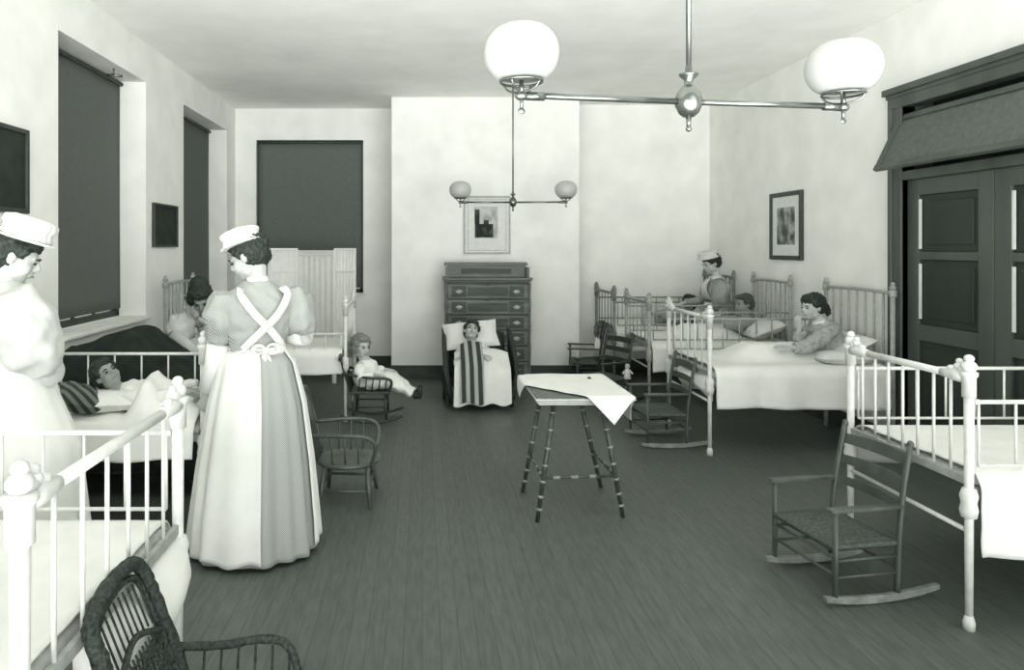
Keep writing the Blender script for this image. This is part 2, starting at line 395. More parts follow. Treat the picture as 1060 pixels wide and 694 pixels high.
# ------------------------------------------------------------------ gas chandeliers
def chandelier(label):
    o = thing('gas_chandelier', label, 'chandelier', (0, 0, 0), 'two-armed gas chandeliers')
    z = 2.08
    MB().tube([(0, 0, z+.05), (0, 0, H)], .0085, 12).build('rod', 'brass', o)
    MB().lathe([(.0, H), (.05, H), (.045, H-.02), (.012, H-.04), (.0, H-.04)], seg=20).build('ceiling_rose', 'brass', o)
    b = MB().lathe([(0, z-.052), (.018, z-.05), (.032, z-.038), (.043, z-.012), (.044, z+.008), (.037, z+.03), (.022, z+.05), (.014, z+.058), (.014, z+.072), (.03, z+.086), (.032, z+.092), (.012, z+.096), (.010, z+.12), (0, z+.12)], seg=24)
    b.tube([(0, 0, z-.05), (0, 0, z-.085)], [.009, .007]).ball((0, 0, z-.09), .010)
    b.build('hub', 'brass', o)
    for s in (-1, 1):
        MB().tube([(s*.045, 0, z), (s*.56, 0, z+.002)], .0105, 12).tube([(s*.50, 0, z), (s*.56, 0, z)], .014).build('arm', 'brass', o)
        c = MB(); c.ball((s*.575, 0, z), (.022, .016, .016)).tube([(s*.575, 0, z), (s*.575, 0, z-.045)], [.007, .005]).ball((s*.575, 0, z-.048), (.012, .004, .010))
        c.tube([(s*.575, 0, z), (s*.575, 0, z+.05)], [.009, .007]); c.build('gas_tap', 'brass', o)
        g = MB(); n = 28
        g.tube([(s*.575+.066*math.cos(2*math.pi*k/n), .066*math.sin(2*math.pi*k/n), z+.045) for k in range(n)], .0045, 8, loop=True)
        for k in range(4):
            a = R(45+90*k); g.tube(curve([(s*.575, 0, z+.01), (s*.575+.045*math.cos(a), .045*math.sin(a), z+.02), (s*.575+.066*math.cos(a), .066*math.sin(a), z+.043)], 4), .0035, 6)
        g.build('gallery', 'brass', o)
        pr = []
        for k in range(17):
            t = k/16; a = -math.pi/2*.72+t*math.pi*.86
            pr.append((.118*math.cos(a)**.72 if math.cos(a) > 0 else 0.01, z+.136+.093*math.sin(a)))
        g = MB(); n = 36; rings = [[(s*.575+r*math.cos(2*math.pi*j/n), r*math.sin(2*math.pi*j/n), zz) for j in range(n)] for r, zz in pr]
        g.quad_rings(rings, True, False); g.build('glass_globe', 'glass', o, solid=.004)
    return o
c1 = chandelier('large near brass gas chandelier with two opal globes over the table'); c1.location = (.885, 2.31, 0); c1.rotation_euler.z = R(9)
c2 = copy_tree(c1); c2.location = (gx(531, 7.6), 7.6, 0); c2.rotation_euler.z = R(-2)
c2['label'] = 'small distant brass gas chandelier hanging before the framed print at the far end'
# ------------------------------------------------------------------ iron cribs
def finial(m, x, y, z, s=1):
    m.ball((x, y, z), (.026*s, .026*s, .022*s), 10, 7); m.ball((x, y, z+.028*s), (.017*s, .017*s, .016*s), 10, 6)
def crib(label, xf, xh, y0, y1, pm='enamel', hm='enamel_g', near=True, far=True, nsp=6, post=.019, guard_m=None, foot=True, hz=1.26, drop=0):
    o = thing('iron_crib', label, 'crib', ((xf+xh)/2, (y0+y1)/2, 0), 'iron cribs of the ward')
    sx = 1 if xh > xf else -1
    fz = 1.07
    for y, sy in ((y0, 1), (y1, -1)):
        m = MB(); m.tube([(xf, y, 0), (xf, y, .40), (xf, y, fz)], [post*.72, post*.85, post])
        m.lathe([(0, .46), (post*1.5, .47), (post*1.8, .50), (post*1.5, .53), (post*1.8, .56), (post*1.3, .59), (0, .59)], (xf, y, 0), 12)
        m.lathe([(0, .0), (post*1.1, .0), (post*1.2, .03), (post*.8, .06), (0, .06)], (xf, y, 0), 12)
        m.build('foot_post', pm, o)
        m = MB(); m.lathe([(0, fz-.10), (post*1.35, fz-.10), (post*1.35, fz-.02), (post*1.7, fz-.01), (post*1.7, fz+.005), (0, fz+.01)], (xf, y, 0), 12)
        finial(m, xf, y, fz+.028, 1.15); m.ball((xf, y+sy*.028, fz+.012), (.022, .032, .022), 10, 7); finial(m, xf, y+sy*.052, fz+.02, .8)
        m.ball((xf, y+sy*.06, fz-.022), (.015, .03, .018), 10, 6); m.tube([(xf, y+sy*.02, fz-.02), (xf, y+sy*.07, fz-.018), (xf, y+sy*.11, fz-.02), (xf, y+sy*.15, fz-.02)], [.027, .028, .023, .018], 10); m.ball((xf, y+sy*.095, fz+.006), (.016, .022, .014), 10, 6)
        m.build('corner_casting', pm, o)
    MB().tube([(xf, y0+.03, fz-.02), (xf, y1-.03, fz-.02)], .0165, 12).build('foot_top_rail', pm, o)
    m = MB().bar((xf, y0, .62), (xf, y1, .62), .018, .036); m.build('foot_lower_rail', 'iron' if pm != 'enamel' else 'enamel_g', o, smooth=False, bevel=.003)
    MB().tube([(xf, y0, .41), (xf, y1, .41)], .010).build('foot_cross_bar', pm, o)
    for k in range(nsp):
        y = y0+(y1-y0)*(k+1)/(nsp+1)
        MB().tube([(xf, y, .62), (xf, y, fz-.02)], .0065, 8).build('spindle', pm, o)
    for y in (y0, y1):
        m = MB(); m.tube([(xh, y, 0), (xh, y, hz)], post*.95); m.lathe([(0, hz-.06), (post*1.5, hz-.05), (post*1.5, hz), (0, hz+.005)], (xh, y, 0), 12); finial(m, xh, y, hz+.02, 1.0)
        m.build('head_post', hm, o)
    MB().tube(curve([(xh, y0, hz-.02), (xh, y0+(y1-y0)*.5, hz-.012), (xh, y1, hz-.02)], 5), .014).build('head_top_rail', hm, o)
    MB().bar((xh, y0, .60), (xh, y1, .60), .018, .03).build('head_lower_rail', hm, o, smooth=False)
    for k in range(7):
        y = y0+(y1-y0)*(k+1)/8
        MB().tube([(xh, y, .60), (xh, y, hz-.018)], .0095, 8).build('head_spindle', hm, o)
    L = abs(xh-xf)
    for y, on, zd in ((y0, near, drop), (y1, far, 0)):
        MB().bar((xf, y, .575), (xh, y, .575), .012, .04).build('side_rail', 'iron', o, smooth=False)
        if not on: continue
        g = MB(); a, b = xf+sx*.04, xh-sx*.04
        g.tube([(a, y, .95-zd), (b, y, .95-zd)], .0095).tube([(a, y, .685-zd), (b, y, .685-zd)], .007)
        g.tube([(xf+sx*.022, y, .95-zd), (a, y, .95-zd)], .012).tube([(xh-sx*.022, y, .95-zd), (b, y, .95-zd)], .012)
        gd = g.build('side_guard', guard_m or pm, o)
        n = max(6, int(L/.135))
        for k in range(n):
            x = a+(b-a)*k/(n-1); MB().tube([(x, y, .685-zd), (x, y, .95-zd)], .0055, 8).build('guard_spindle', guard_m or pm, gd)
    m = MB(); b2 = .03
    m.box((min(xf, xh)+b2, y0+.02, .575), (max(xf, xh)-b2, y1-.02, .635)); m.build('mattress', 'tick', o, smooth=True, bevel=.025)
    return o
def cover(name, label, cat, xf, xh, y0, y1, z, hn, hf, m='sheet', wr=.012, seed=0, out=.028, thick=.006, mound=None, flap=None, fringe=0, group=None):
    """cloth laid over a bed: hn / hf = how far it hangs on the near and far side"""
    a, b = min(xf, xh), max(xf, xh); W_ = y1-y0; tot = hn+W_+hf
    def fn(u, v):
        x = a+(b-a)*u; d = v*tot; sd = V((x*3.1+seed, d*3.3, seed*1.7))
        nz = noise.noise(sd)*.6+noise.noise(sd*2.7)*.4
        if d < hn: h = hn-d; y = y0-out*min(1, h/.05)-.028*abs(math.sin(x*9+seed))*h/max(hn, .1)-.02*nz*h/max(hn, .1); zz = z-h*(1+.09*noise.noise(V((x*2.2, seed, 0))))
        elif d > hn+W_: h = d-hn-W_; y = y1+out*min(1, h/.05)+.03*abs(math.sin(x*8+seed))*h/max(hf, .1); zz = z-h*(1+.1*noise.noise(V((x*2.2, seed+5, 0))))
        else:
            y = y0+d-hn; e = min(d-hn, hn+W_-d); zz = z+.016*min(1, e/.06)+wr*nz*min(1, e/.08)
            if mound: zz += mound(x, y)
        return (x+.01*nz, y, zz)
    mm = MB(); mm.grid(fn, 46, 56)
    if flap:                                            # bulge of tucked cloth coming out below the foot rail
        fx, fz0, fz1, fy0, fy1 = flap
        def ff(u, v):
            y = fy0+(fy1-fy0)*u; q = math.sin(math.pi*min(1, max(0, u)))**.35; t = v
            zz = fz0-(fz0-fz1)*(t)*(.9+.1*math.sin(u*7+seed)); bx = fx+(xf-fx)*0
            x = xf+(fx-xf)*(math.sin(math.pi*min(t*1.15, 1))**.6)*q+(.02 if fx < xf else -.02)*(1 if t in (0,) else 0)
            return (x+.006*noise.noise(V((u*6, v*6, seed))), y, zz)
        mm.grid(ff, 24, 18)
    o = mm.build(name, m, None, solid=thick, sub=0)
    return tag(o, label, cat, group)
def pillow(label, c, s, rot=0, tilt=(0, 0), m='sheet2', seed=0, name='pillow', cat='pillow', group=None):
    mm = MB(); rings = []; n = 14
    Rm = Matrix.Rotation(rot, 3, 'Z') @ Matrix.Rotation(tilt[0], 3, 'Y') @ Matrix.Rotation(tilt[1], 3, 'X')
    def side(sg):
        def fn(u, v):
            p, q = 2*u-1, 2*v-1; e = ((1-p**4)*(1-q**4))**.5
            z = sg*s[2]*e*(1+.25*noise.noise(V((p*2, q*2, seed))))
            k = 1-.07*(1-abs(p))*abs(q)**3; k2 = 1-.07*(1-abs(q))*abs(p)**3
            return V(c)+Rm @ V((p*s[0]*k2, q*s[1]*k, z))
        return fn
    mm.grid(side(1), n, n)
    b = len(mm.v); mm.grid(side(-1), n, n)
    mm.f = [f if max(f) < b else tuple(reversed(f)) for f in mm.f]
    return tag(mm.build(name, m, None), label, cat, group)

YR1, YR2, YR3, YR4 = (2.90, 3.70), (5.32, 6.20), (6.80, 7.56), (8.04, 8.86)
XF, XH = 2.22, 3.60
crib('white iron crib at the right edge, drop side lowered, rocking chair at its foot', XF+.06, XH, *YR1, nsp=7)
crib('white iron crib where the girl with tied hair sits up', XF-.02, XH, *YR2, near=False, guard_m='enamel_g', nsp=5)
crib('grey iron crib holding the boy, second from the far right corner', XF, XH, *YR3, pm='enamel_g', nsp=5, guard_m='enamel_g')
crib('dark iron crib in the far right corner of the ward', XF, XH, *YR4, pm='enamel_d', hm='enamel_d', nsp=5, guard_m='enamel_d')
XLF1 = -.85
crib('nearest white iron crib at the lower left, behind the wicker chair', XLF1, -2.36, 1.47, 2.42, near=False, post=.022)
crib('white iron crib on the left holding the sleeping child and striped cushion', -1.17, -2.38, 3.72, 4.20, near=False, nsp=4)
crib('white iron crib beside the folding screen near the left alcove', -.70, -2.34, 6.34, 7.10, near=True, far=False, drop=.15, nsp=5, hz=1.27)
cover('bed_sheet', 'white sheet over the crib at the right edge', 'sheet', XF+.09, XH-.03, *YR1, .645, .33, .2, seed=1)
cover('bed_sheet', 'white sheet hanging deep over the side of the girl\'s crib', 'sheet', XF+.02, XH-.03, *YR2, .66, .30, .15, seed=2, flap=(XF-.07, .60, .40, 5.36, 6.0),
      mound=lambda x, y: .125*math.exp(-((y-5.74)/.19)**4)*max(0, min(1, (x-2.42)/.25))*max(0, min(1, (3.24-x)/.15)))
cover('bed_sheet', 'white sheet on the crib where the boy sits', 'sheet', XF+.02, XH-.03, *YR3, .655, .28, .15, seed=3,
      mound=lambda x, y: .125*math.exp(-((y-7.18)/.18)**4)*max(0, min(1, (x-2.46)/.25))*max(0, min(1, (3.26-x)/.15)))
cover('bed_sheet', 'white sheet on the corner crib at the far right', 'sheet', XF+.02, XH-.03, *YR4, .655, .25, .04, seed=4)
cover('bed_sheet', 'white sheet spread on the nearest crib at the lower left', 'sheet', XLF1-.03, -2.33, 1.47, 2.42, .645, .25, .25, seed=5, wr=.02, flap=(XLF1+.09, .60, .27, 1.75, 2.47))
cover('bed_sheet', 'rumpled white sheet under the sleeping child on the left', 'sheet', -1.215, -2.35, 3.72, 4.20, .655, .19, .1, seed=6, wr=.035, out=.02,
      mound=lambda x, y: (.20+.10*noise.noise(V((x*8, y*6, 2))))*math.exp(-((y-3.95)/.20)**4)*max(0, min(1, (x+1.62)/.10))*max(0, min(1, (-1.19-x)/.30)))
cover('bed_sheet', 'white sheet hanging below the side of the crib next to the folding screen', 'sheet', -.73, -2.31, 6.34, 7.10, .655, .22, .2, seed=7)
pillow('white pillow behind the seated girl', (3.42, 5.74, .78), (.18, .30, .06), tilt=(R(-28), 0), seed=1)
pillow('pale pillow pressed low beside the girl\'s crib head', (3.30, 5.50, .725), (.20, .14, .05), seed=8)
pillow('white pillow behind the boy in the grey crib', (3.40, 7.00, .77), (.18, .22, .07), tilt=(R(-20), 0), seed=2)
pillow('white pillow in the far corner crib', (3.36, 8.42, .78), (.18, .28, .07), tilt=(R(-20), 0), seed=3)
pillow('white pillow under the sleeping child on the left', (-1.70, 3.95, .735), (.26, .19, .055), rot=.2, seed=4)
pillow('dark striped cushion on the left crib beside the nearer nurse', (-1.88, 3.80, .77), (.11, .11, .065), rot=.6, tilt=(.3, .2), m='stripe_c', name='striped_cushion', cat='cushion', seed=5)

# ------------------------------------------------------------------ black-draped couch under the window
o = thing('draped_couch', 'couch heaped with a black blanket below the tall left window', 'couch', (-1.9, 4.85, 0))
m = MB().box((-2.42, 4.50, .12), (-1.35, 5.25, .42)); m.build('couch_base', 'wood_d', o, smooth=False, bevel=.02)
for x in (-2.36, -1.42):
    for y in (4.56, 5.19): MB().tube([(x, y, 0), (x, y, .13)], [.02, .028]).build('leg', 'wood_d', o)
def cz(x, y):
    t = (x+2.42)/1.10; prof = [(0, .90), (.2, .97), (.36, 1.04), (.47, 1.03), (.57, .94), (.74, .82), (1.0, .62)]
    for (a, za), (b, zb) in zip(prof, prof[1:]):
        if a <= t <= b: z = za+(zb-za)*(t-a)/(b-a); break
    else: z = .62 if t > 1 else .90
    e = abs(y-4.86)/.40
    return z-.22*e**2.5-.05*abs(noise.noise(V((x*5, y*5, 0))))
def fn(u, v):
    x = -2.44+1.14*u; a = -1.25+2.5*v
    if abs(a) <= 1: y = 4.86+a*.38; z = cz(x, y)
    else: y = 4.86+math.copysign(.38+.05*(abs(a)-1)*4, a); z = cz(x, 4.86+math.copysign(.38, a))*(1-(abs(a)-1)/.25*.8)
    k = max(0, (u-.9)/.1); z *= 1-.75*k*k; x += .03*math.sin(v*19)*k
    return (x+.012*noise.noise(V((y*6, z*6, 3))), y+.012*math.sin(x*13), max(.1, z))
MB().grid(fn, 50, 60).build('black_blanket', 'black', o, solid=.01, disp=.02, dscale=7)

# ------------------------------------------------------------------ folding screen
o = thing('folding_screen', 'white three-panel folding screen in front of the alcove window', 'screen', (gx(322, 8.3), 8.3, 0))
pts = [(gx(277, 8.15), 8.15), (gx(308, 8.35), 8.35), (gx(346, 8.10), 8.10), (gx(368, 8.40), 8.40)]
for i, (a, b) in enumerate(zip(pts, pts[1:])):
    A = V((a[0], a[1], 0)); B_ = V((b[0], b[1], 0)); t = (B_-A).normalized(); A += t*.012; B_ -= t*.012; top = [1.575, 1.55, 1.575][i]
    m = MB(); up = V((0, 0, 1))
    for p in (A, B_): m.bar(p, p+up*top, .028, .022, t.cross(up))
    for z in (.12, 1.30 if i != 1 else 1.5, top-.012): m.bar(A+up*z, B_+up*z, .02, .026)
    pn = m.build('screen_panel', 'screen_f', o, smooth=False, bevel=.003)
    def fn(u, v): q = A+(B_-A)*u; n2 = t.cross(up); return q+up*(.12+(top-.13)*v)+n2*(.003*math.sin(u*40))
    MB().grid(fn, 48, 4).build('screen_cloth', 'screen', pn, solid=.003)
# ------------------------------------------------------------------ chest of drawers
x0, x1, yf = gx(460, 8.03), gx(550, 8.03), 8.03; yb = YBR-.03; hT = 1.235
o = thing('chest_of_drawers', 'tall carved oak chest of drawers against the far wall', 'chest of drawers', ((x0+x1)/2, (yf+yb)/2, 0))
m = MB(); m.box((x0+.02, yf+.02, .06), (x1-.02, yb, hT-.03)).box((x0+.01, yf+.01, .0), (x1-.01, yb, .08)); m.build('carcass', 'oak_d', o, smooth=False, bevel=.004)
m = MB().box((x0-.015, yf-.02, hT-.03), (x1+.015, yb, hT)).box((x0, yf-.005, hT-.05), (x1, yb, hT-.03)); m.build('top', 'oak', o, smooth=False, bevel=.006)
m = MB().box((x0+.03, yf+.10, hT), (x1-.05, yf+.13, hT+.14)).box((x0+.0, yf+.07, hT+.14), (x1-.03, yf+.16, hT+.165))
for k in range(34): xx = x0+.02+(x1-x0-.07)*k/33; m.ball((xx, yf+.1, hT+.172), (.011, .02, .010), 6, 5)
for xx in (x0+.02, x1-.05): m.box((xx, yf+.0, hT), (xx+.03, yf+.16, hT+.12))
m.build('back_gallery', 'oak', o, smooth=False, bevel=.004)
MB().box((x0+.2, yf+.09, hT+.045), (x1-.22, yf+.10, hT+.10)).build('gallery_panel', 'oak_d', o, smooth=False, bevel=.006)
nr = 6; hd = (hT-.05-.10)/nr
for k in range(nr):
    z0_ = .09+k*hd; z1_ = z0_+hd-.016; w = x1-x0
    m = MB().box((x0+.035, yf, z0_), (x1-.035, yf+.03, z1_))
    dr = m.build('drawer', 'oak', o, smooth=False, bevel=.006)
    m = MB().box((x0+.27, yf-.006, z0_+.035), (x1-.27, yf+.002, z1_-.035)); m.build('inset_panel', 'oak_d', dr, smooth=False, bevel=.005)
    for xx in (x0+.17, x1-.17):
        m = MB().box((xx-.085, yf-.004, z0_+.02), (xx+.085, yf+.002, z1_-.02)); m.build('side_panel', 'oak_d', dr, smooth=False, bevel=.01)
        m = MB(); n = 14; m.tube([(xx+.028*math.cos(2*math.pi*j/n), yf-.012, (z0_+z1_)/2+.02*math.sin(2*math.pi*j/n)) for j in range(n)], .005, 6, loop=True).ball((xx, yf-.008, (z0_+z1_)/2), (.045, .006, .016)); m.build('pull', 'brass_d', dr)
    if k >= nr-2: MB().ball(((x0+x1)/2, yf-.008, z1_+.006), (.02, .008, .018)).build('lock_plate', 'oak_d', dr)
for xx in (x0+.005, x1-.035):
    m = MB().lathe([(0, .08), (.012, .08)]+[(.017+.002*math.sin(k*.9), .08+(hT-.14)*k/30) for k in range(31)]+[(0, hT-.06)], (xx+.015, yf+.012, 0), 10); m.build('turned_pilaster', 'oak', o)

# ------------------------------------------------------------------ bamboo table and its cloth
TX0, TX1, TY0, TY1, TZ = .665, 1.215, 4.03, 4.72, .72
o = thing('bamboo_table', 'small bamboo-legged table standing alone mid-floor under a white cloth', 'table', ((TX0+TX1)/2, (TY0+TY1)/2, 0))
MB().box((TX0, TY0, TZ-.012), (TX1, TY1, TZ)).build('table_top', 'tabtop', o, smooth=False, bevel=.002)
m = MB()
for z, e in ((TZ-.012, .004), (TZ-.026, -.006), (TZ-.04, -.016)):
    m.tube([(TX0-e, TY0-e, z), (TX1+e, TY0-e, z), (TX1+e, TY1+e, z), (TX0-e, TY1+e, z)], .006, 8, loop=True)
m.build('edge_moulding', 'tabedge', o)
tops = [(.785, 4.12), (1.06, 4.12), (1.02, 4.60), (.80, 4.60)]; feet = [(gx(556, 4.03), 4.03), (gx(645, 4.10), 4.10), (gx(622, 4.62), 4.62), (gx(541, 4.52), 4.52)]
for (a, b), (c, d_) in zip(tops, feet):
    A, B_ = V((a, b, TZ-.02)), V((c, d_, .0)); lg = MB().tube([A, B_+V((0, 0, .0))], [.017, .013], 12).build('leg', 'bamboo', o)
    for t in (.12, .26, .41, .55, .68, .80, .90): p = A.lerp(B_, t); tt = (B_-A).normalized(); MB().tube([p-tt*.008, p, p+tt*.008], [.014, .0195, .014], 10).build('bamboo_node', 'bamboo_l', lg)
def lp(i, z): A = V((*tops[i], TZ-.02)); B_ = V((*feet[i], 0)); return A.lerp(B_, 1-z/(TZ-.02))
for i, j, z in ((0, 3, .24), (0, 1, .245), (1, 2, .24), (2, 3, .245)):
    if i == 2: continue
    a, b = lp(i, z), lp(j, z); m = MB().tube([a, b], .009, 8); s_ = m.build('stretcher', 'bamboo', o)
    for t in (.2, .45, .7): p = a.lerp(b, t); tt = (b-a).normalized(); MB().tube([p-tt*.03, p+tt*.012], .0105, 8).build('pale_ring', 'bamboo_l', s_)
cc, ss = math.cos(R(38)), math.sin(R(38))
def clothfn(u, v):
    # u: along the front-left edge (left corner to front corner); v: from that edge to the back right
    L_, F_, B_, R_ = V((.55, 4.47)), V((1.10, 3.86)), V((1.02, 4.84)), V((1.42, 4.22))
    p = (L_*(1-u)+F_*u)*(1-v)+(B_*(1-u)+R_*u)*v
    p = p+V((-.10, .05))*((1-u)**2*4*v*(1-v))+V((.12, .12))*(u*(1-u)*4*v*v)
    x, y = p
    qx, qy = min(max(x, TX0), TX1), min(max(y, TY0), TY1); dx, dy = x-qx, y-qy; d = math.hypot(dx, dy)
    wv = .003*noise.noise(V((x*9, y*9, 0)))
    if d < 1e-6: return (x, y, TZ+.010+wv)
    ux, uy = dx/d, dy/d; fl = .012+.18*d+.012*math.sin(math.atan2(uy, ux)*7+x*18)
    return (qx+ux*fl, qy+uy*fl, TZ+.010-max(0, d-.008)*.95)
o = MB().grid(clothfn, 60, 60).build('table_cloth', 'sheet', None, solid=.003); tag(o, 'white cloth laid askew over the bamboo table with one corner hanging', 'tablecloth')
o = thing('tack', 'tiny dark speck lying on the white table cloth', 'button', (gx(610, 4.55), 4.55, TZ+.013)); p = V(o.location)
MB().lathe([(0, 0), (.012, 0), (.014, .003), (.011, .007), (0, .008)], p, 12).build('disc', 'wood_d', o); MB().tube([p+V((0, 0, .006)), p+V((0, 0, .016))], .004).build('shank', 'wood_d', o)

# ------------------------------------------------------------------ chairs
def ladder_rocker(label, wood='wood_r', run='wood_w', group='ladder-back children\'s rocking chairs', slats=3):
    o = thing('rocking_chair', label, 'rocking chair', (0, 0, 0), group)
    def rz(x): return .055+.20*(x-.02)**2-.035
    hw = .185
    for s in (-1, 1):
        m = MB(); n = 16; rings = []
        for k in range(n+1):
            x = -.26+.68*k/n; z = rz(x)*1.0; hh = .032*(1-.35*abs(2*k/n-1)**3)
            rings.append([(x, s*(hw)-.011, z-hh/2), (x, s*(hw)+.011, z-hh/2), (x, s*(hw)+.011, z+hh/2), (x, s*(hw)-.011, z+hh/2)])
        m.quad_rings(rings); m.build('rocker_runner', run, o, smooth=False, bevel=.003)
        MB().tube([(-.2, s*hw, .035), (-.2, s*hw, .18), (-.2, s*hw, .385)], [.011, .014, .013], 10).ball((-.2, s*hw, .39), (.016, .016, .01)).build('front_post', wood, o)
        MB().tube(curve([(.17, s*hw, .04), (.18, s*hw, .25), (.21, s*hw*.98, .45), (.26, s*hw*.96, .655)], 4), .0135, 10).ball((.262, s*hw*.96, .66), (.015, .015, .018)).build('back_post', wood, o)
        m = MB(); m.quad_rings([[(x, s*hw-w, .395), (x, s*hw+w, .395), (x, s*hw+w, .411), (x, s*hw-w, .411)] for x, w in ((-.235, .012), (-.22, .022), (-.05, .019), (.195, .013))]); m.build('armrest', wood, o, smooth=False, bevel=.004)
        for z in (.12, .19): MB().tube([(-.2, s*hw, z), (.175, s*hw, z+.005)], .0075, 8).build('rung', wood, o)
    for z in (.13, .20): MB().tube([(-.2, -hw, z), (-.2, hw, z)], .0075, 8).build('rung', wood, o)
    MB().tube([(.177, -hw, .14), (.177, hw, .14)], .0075, 8).build('rung', wood, o)
    def st(u, v): x = -.215+.40*u; y = -hw+2*hw*v; e = min(u, 1-u, v, 1-v); return (x, y, .240+.012*min(1, e*8)+.0025*math.sin((u if abs(u-.5) > abs(v-.5) else v)*90))
    m = MB().grid(st, 40, 40); m.build('rush_seat', 'rush', o, solid=.022)
    for z, h in ((.40, .045), (.495, .05), (.59, .06))[:slats]:
        m = MB(); n = 10; rings = []
        for k in range(n+1):
            t = k/n; y = -hw*.97+2*hw*.97*t; b = .02*math.sin(math.pi*t); x = .20+(z-.40)*.25+b; hh = h*(.8+.3*math.sin(math.pi*t))/2
            rings.append([(x-.004, y, z-h*.35), (x+.004, y, z-h*.35), (x+.004+.01, y, z+hh), (x-.004+.01, y, z+hh)])
        m.quad_rings(rings); m.build('ladder_slat', wood, o, smooth=False, bevel=.002)
    return o
rk = ladder_rocker('wooden ladder-back child\'s rocking chair, nearest on the right, empty beside the big crib')
rk.location = (1.965, 3.31, 0); rk.rotation_euler.z = R(9); rk.scale = (.84, 1.1, 1.06)
r2 = copy_tree(rk); r2.location = (1.94, 5.70, 0); r2.rotation_euler.z = R(2)
r2['label'] = 'wooden ladder-back child\'s rocking chair, farther one, between table and the girl\'s crib'
r3 = ladder_rocker('dark high-back child\'s rocking chair at the foot of the boy\'s crib', 'wood_d', 'wood_d', 'dark rocking chairs in the far right corner')
r3.scale = (.84, 1.1, 1.06); r3.location = (1.86, 7.15, 0); r3.rotation_euler.z = R(25)
r4 = copy_tree(r3); r4.location = (1.90, 8.12, 0); r4.rotation_euler.z = R(-12); r4['label'] = 'dark child\'s armchair farthest back, before the corner crib'
# small doll sitting against the chair
o = thing('rag_doll', 'small white rag doll on the dark rocking chair by the boy\'s crib', 'doll', (gx(650, 7.0), 7.02, .262)); p = V(o.location)
MB().tube([p+V((0, 0, 0)), p+V((0, 0, .045)), p+V((0, 0, .10))], [.040, .030, .016]).tube([p+V((-.02, 0, .085)), p+V((-.05, -.01, .05))], .010).tube([p+V((.02, 0, .085)), p+V((.05, -.01, .05))], .010).build('doll_dress', 'sheet', o)
MB().ball(p+V((0, -.005, .125)), (.024, .022, .027)).ball(p+V((0, -.028, .123)), .004).build('doll_head', 'sheet2', o)
pillow('white cushion propped on the farthest dark armchair', (2.04, 8.10, .42), (.035, .13, .11), rot=R(-12), m='sheet', seed=9, name='cushion', cat='cushion')

# spindle-back armchair in front of the standing nurse
cx, cy = -.47, 4.42
o = thing('spindle_armchair', 'dark spindle-back child\'s armchair to the right of the standing nurse', 'armchair', (cx, cy, 0))
def ell(n, a, b, z, x=cx, y=cy, a0=0, a1=2*math.pi): return [(x+a*math.cos(a0+(a1-a0)*k/n), y+b*math.sin(a0+(a1-a0)*k/n), z) for k in range(n+1)]
m = MB().lathe([(0, .235), (.19, .235), (.205, .245), (.205, .258), (.19, .265), (.10, .258), (0, .256)], (cx, cy, 0), 32); m.build('seat', 'wood_r', o)
tf = [((cx-.13, cy-.13), (-.63, 4.22)), ((cx+.13, cy-.13), (-.315, 4.22)), ((cx+.13, cy+.13), (-.30, 4.60)), ((cx-.13, cy+.13), (-.62, 4.62))]
for a, b in tf: MB().tube([(*a, .245), ((a[0]+b[0])/2, (a[1]+b[1])/2, .12), (*b, 0)], [.013, .018, .011], 10).build('leg', 'wood_r', o)
for i, j, z in ((0, 1, .1), (1, 2, .12), (2, 3, .1), (0, 3, .12)):
    f = lambda q, z: V((*tf[q][0], .245)).lerp(V((*tf[q][1], 0)), 1-z/.245)
    MB().tube([f(i, z), (f(i, z)+f(j, z))/2, f(j, z)], [.007, .010, .007], 8).build('stretcher', 'wood_r', o)
bx = cx-.19
hp = curve([(bx+.0, cy-.17, .26), (bx-.06, cy-.185, .50), (bx-.095, cy-.13, .66), (bx-.10, cy, .70), (bx-.095, cy+.13, .66), (bx-.06, cy+.185, .50), (bx+.0, cy+.17, .26)], 6)
MB().tube(hp, .014, 10).build('bow_back', 'wood_r', o)
MB().tube(curve([(bx-.055, cy-.17, .47), (bx-.07, cy, .475), (bx-.055, cy+.17, .47)], 5), .008).build('cross_rail', 'wood_r', o)
for k in range(7):
    t = (k-3)/3; y = cy+t*.13; MB().tube([(bx+.01, cy+t*.10, .26), (bx-.06, y, .50), (bx-.098, y, .695-.05*t*t*1.0)], .006, 8).build('spindle', 'wood_r', o)
for s in (-1, 1):
    MB().tube(curve([(bx-.05, cy+s*.18, .44), (cx-.02, cy+s*.215, .45), (cx+.13, cy+s*.215, .44), (cx+.185, cy+s*.19, .38), (cx+.16, cy+s*.14, .26)], 7), .0125, 10).build('bent_arm', 'wood_r', o)
    for q in (-.08, 0, .08): MB().tube([(cx+q, cy+s*.165, .26), (cx+q, cy+s*.21, .445)], .006, 8).build('arm_spindle', 'wood_r', o)

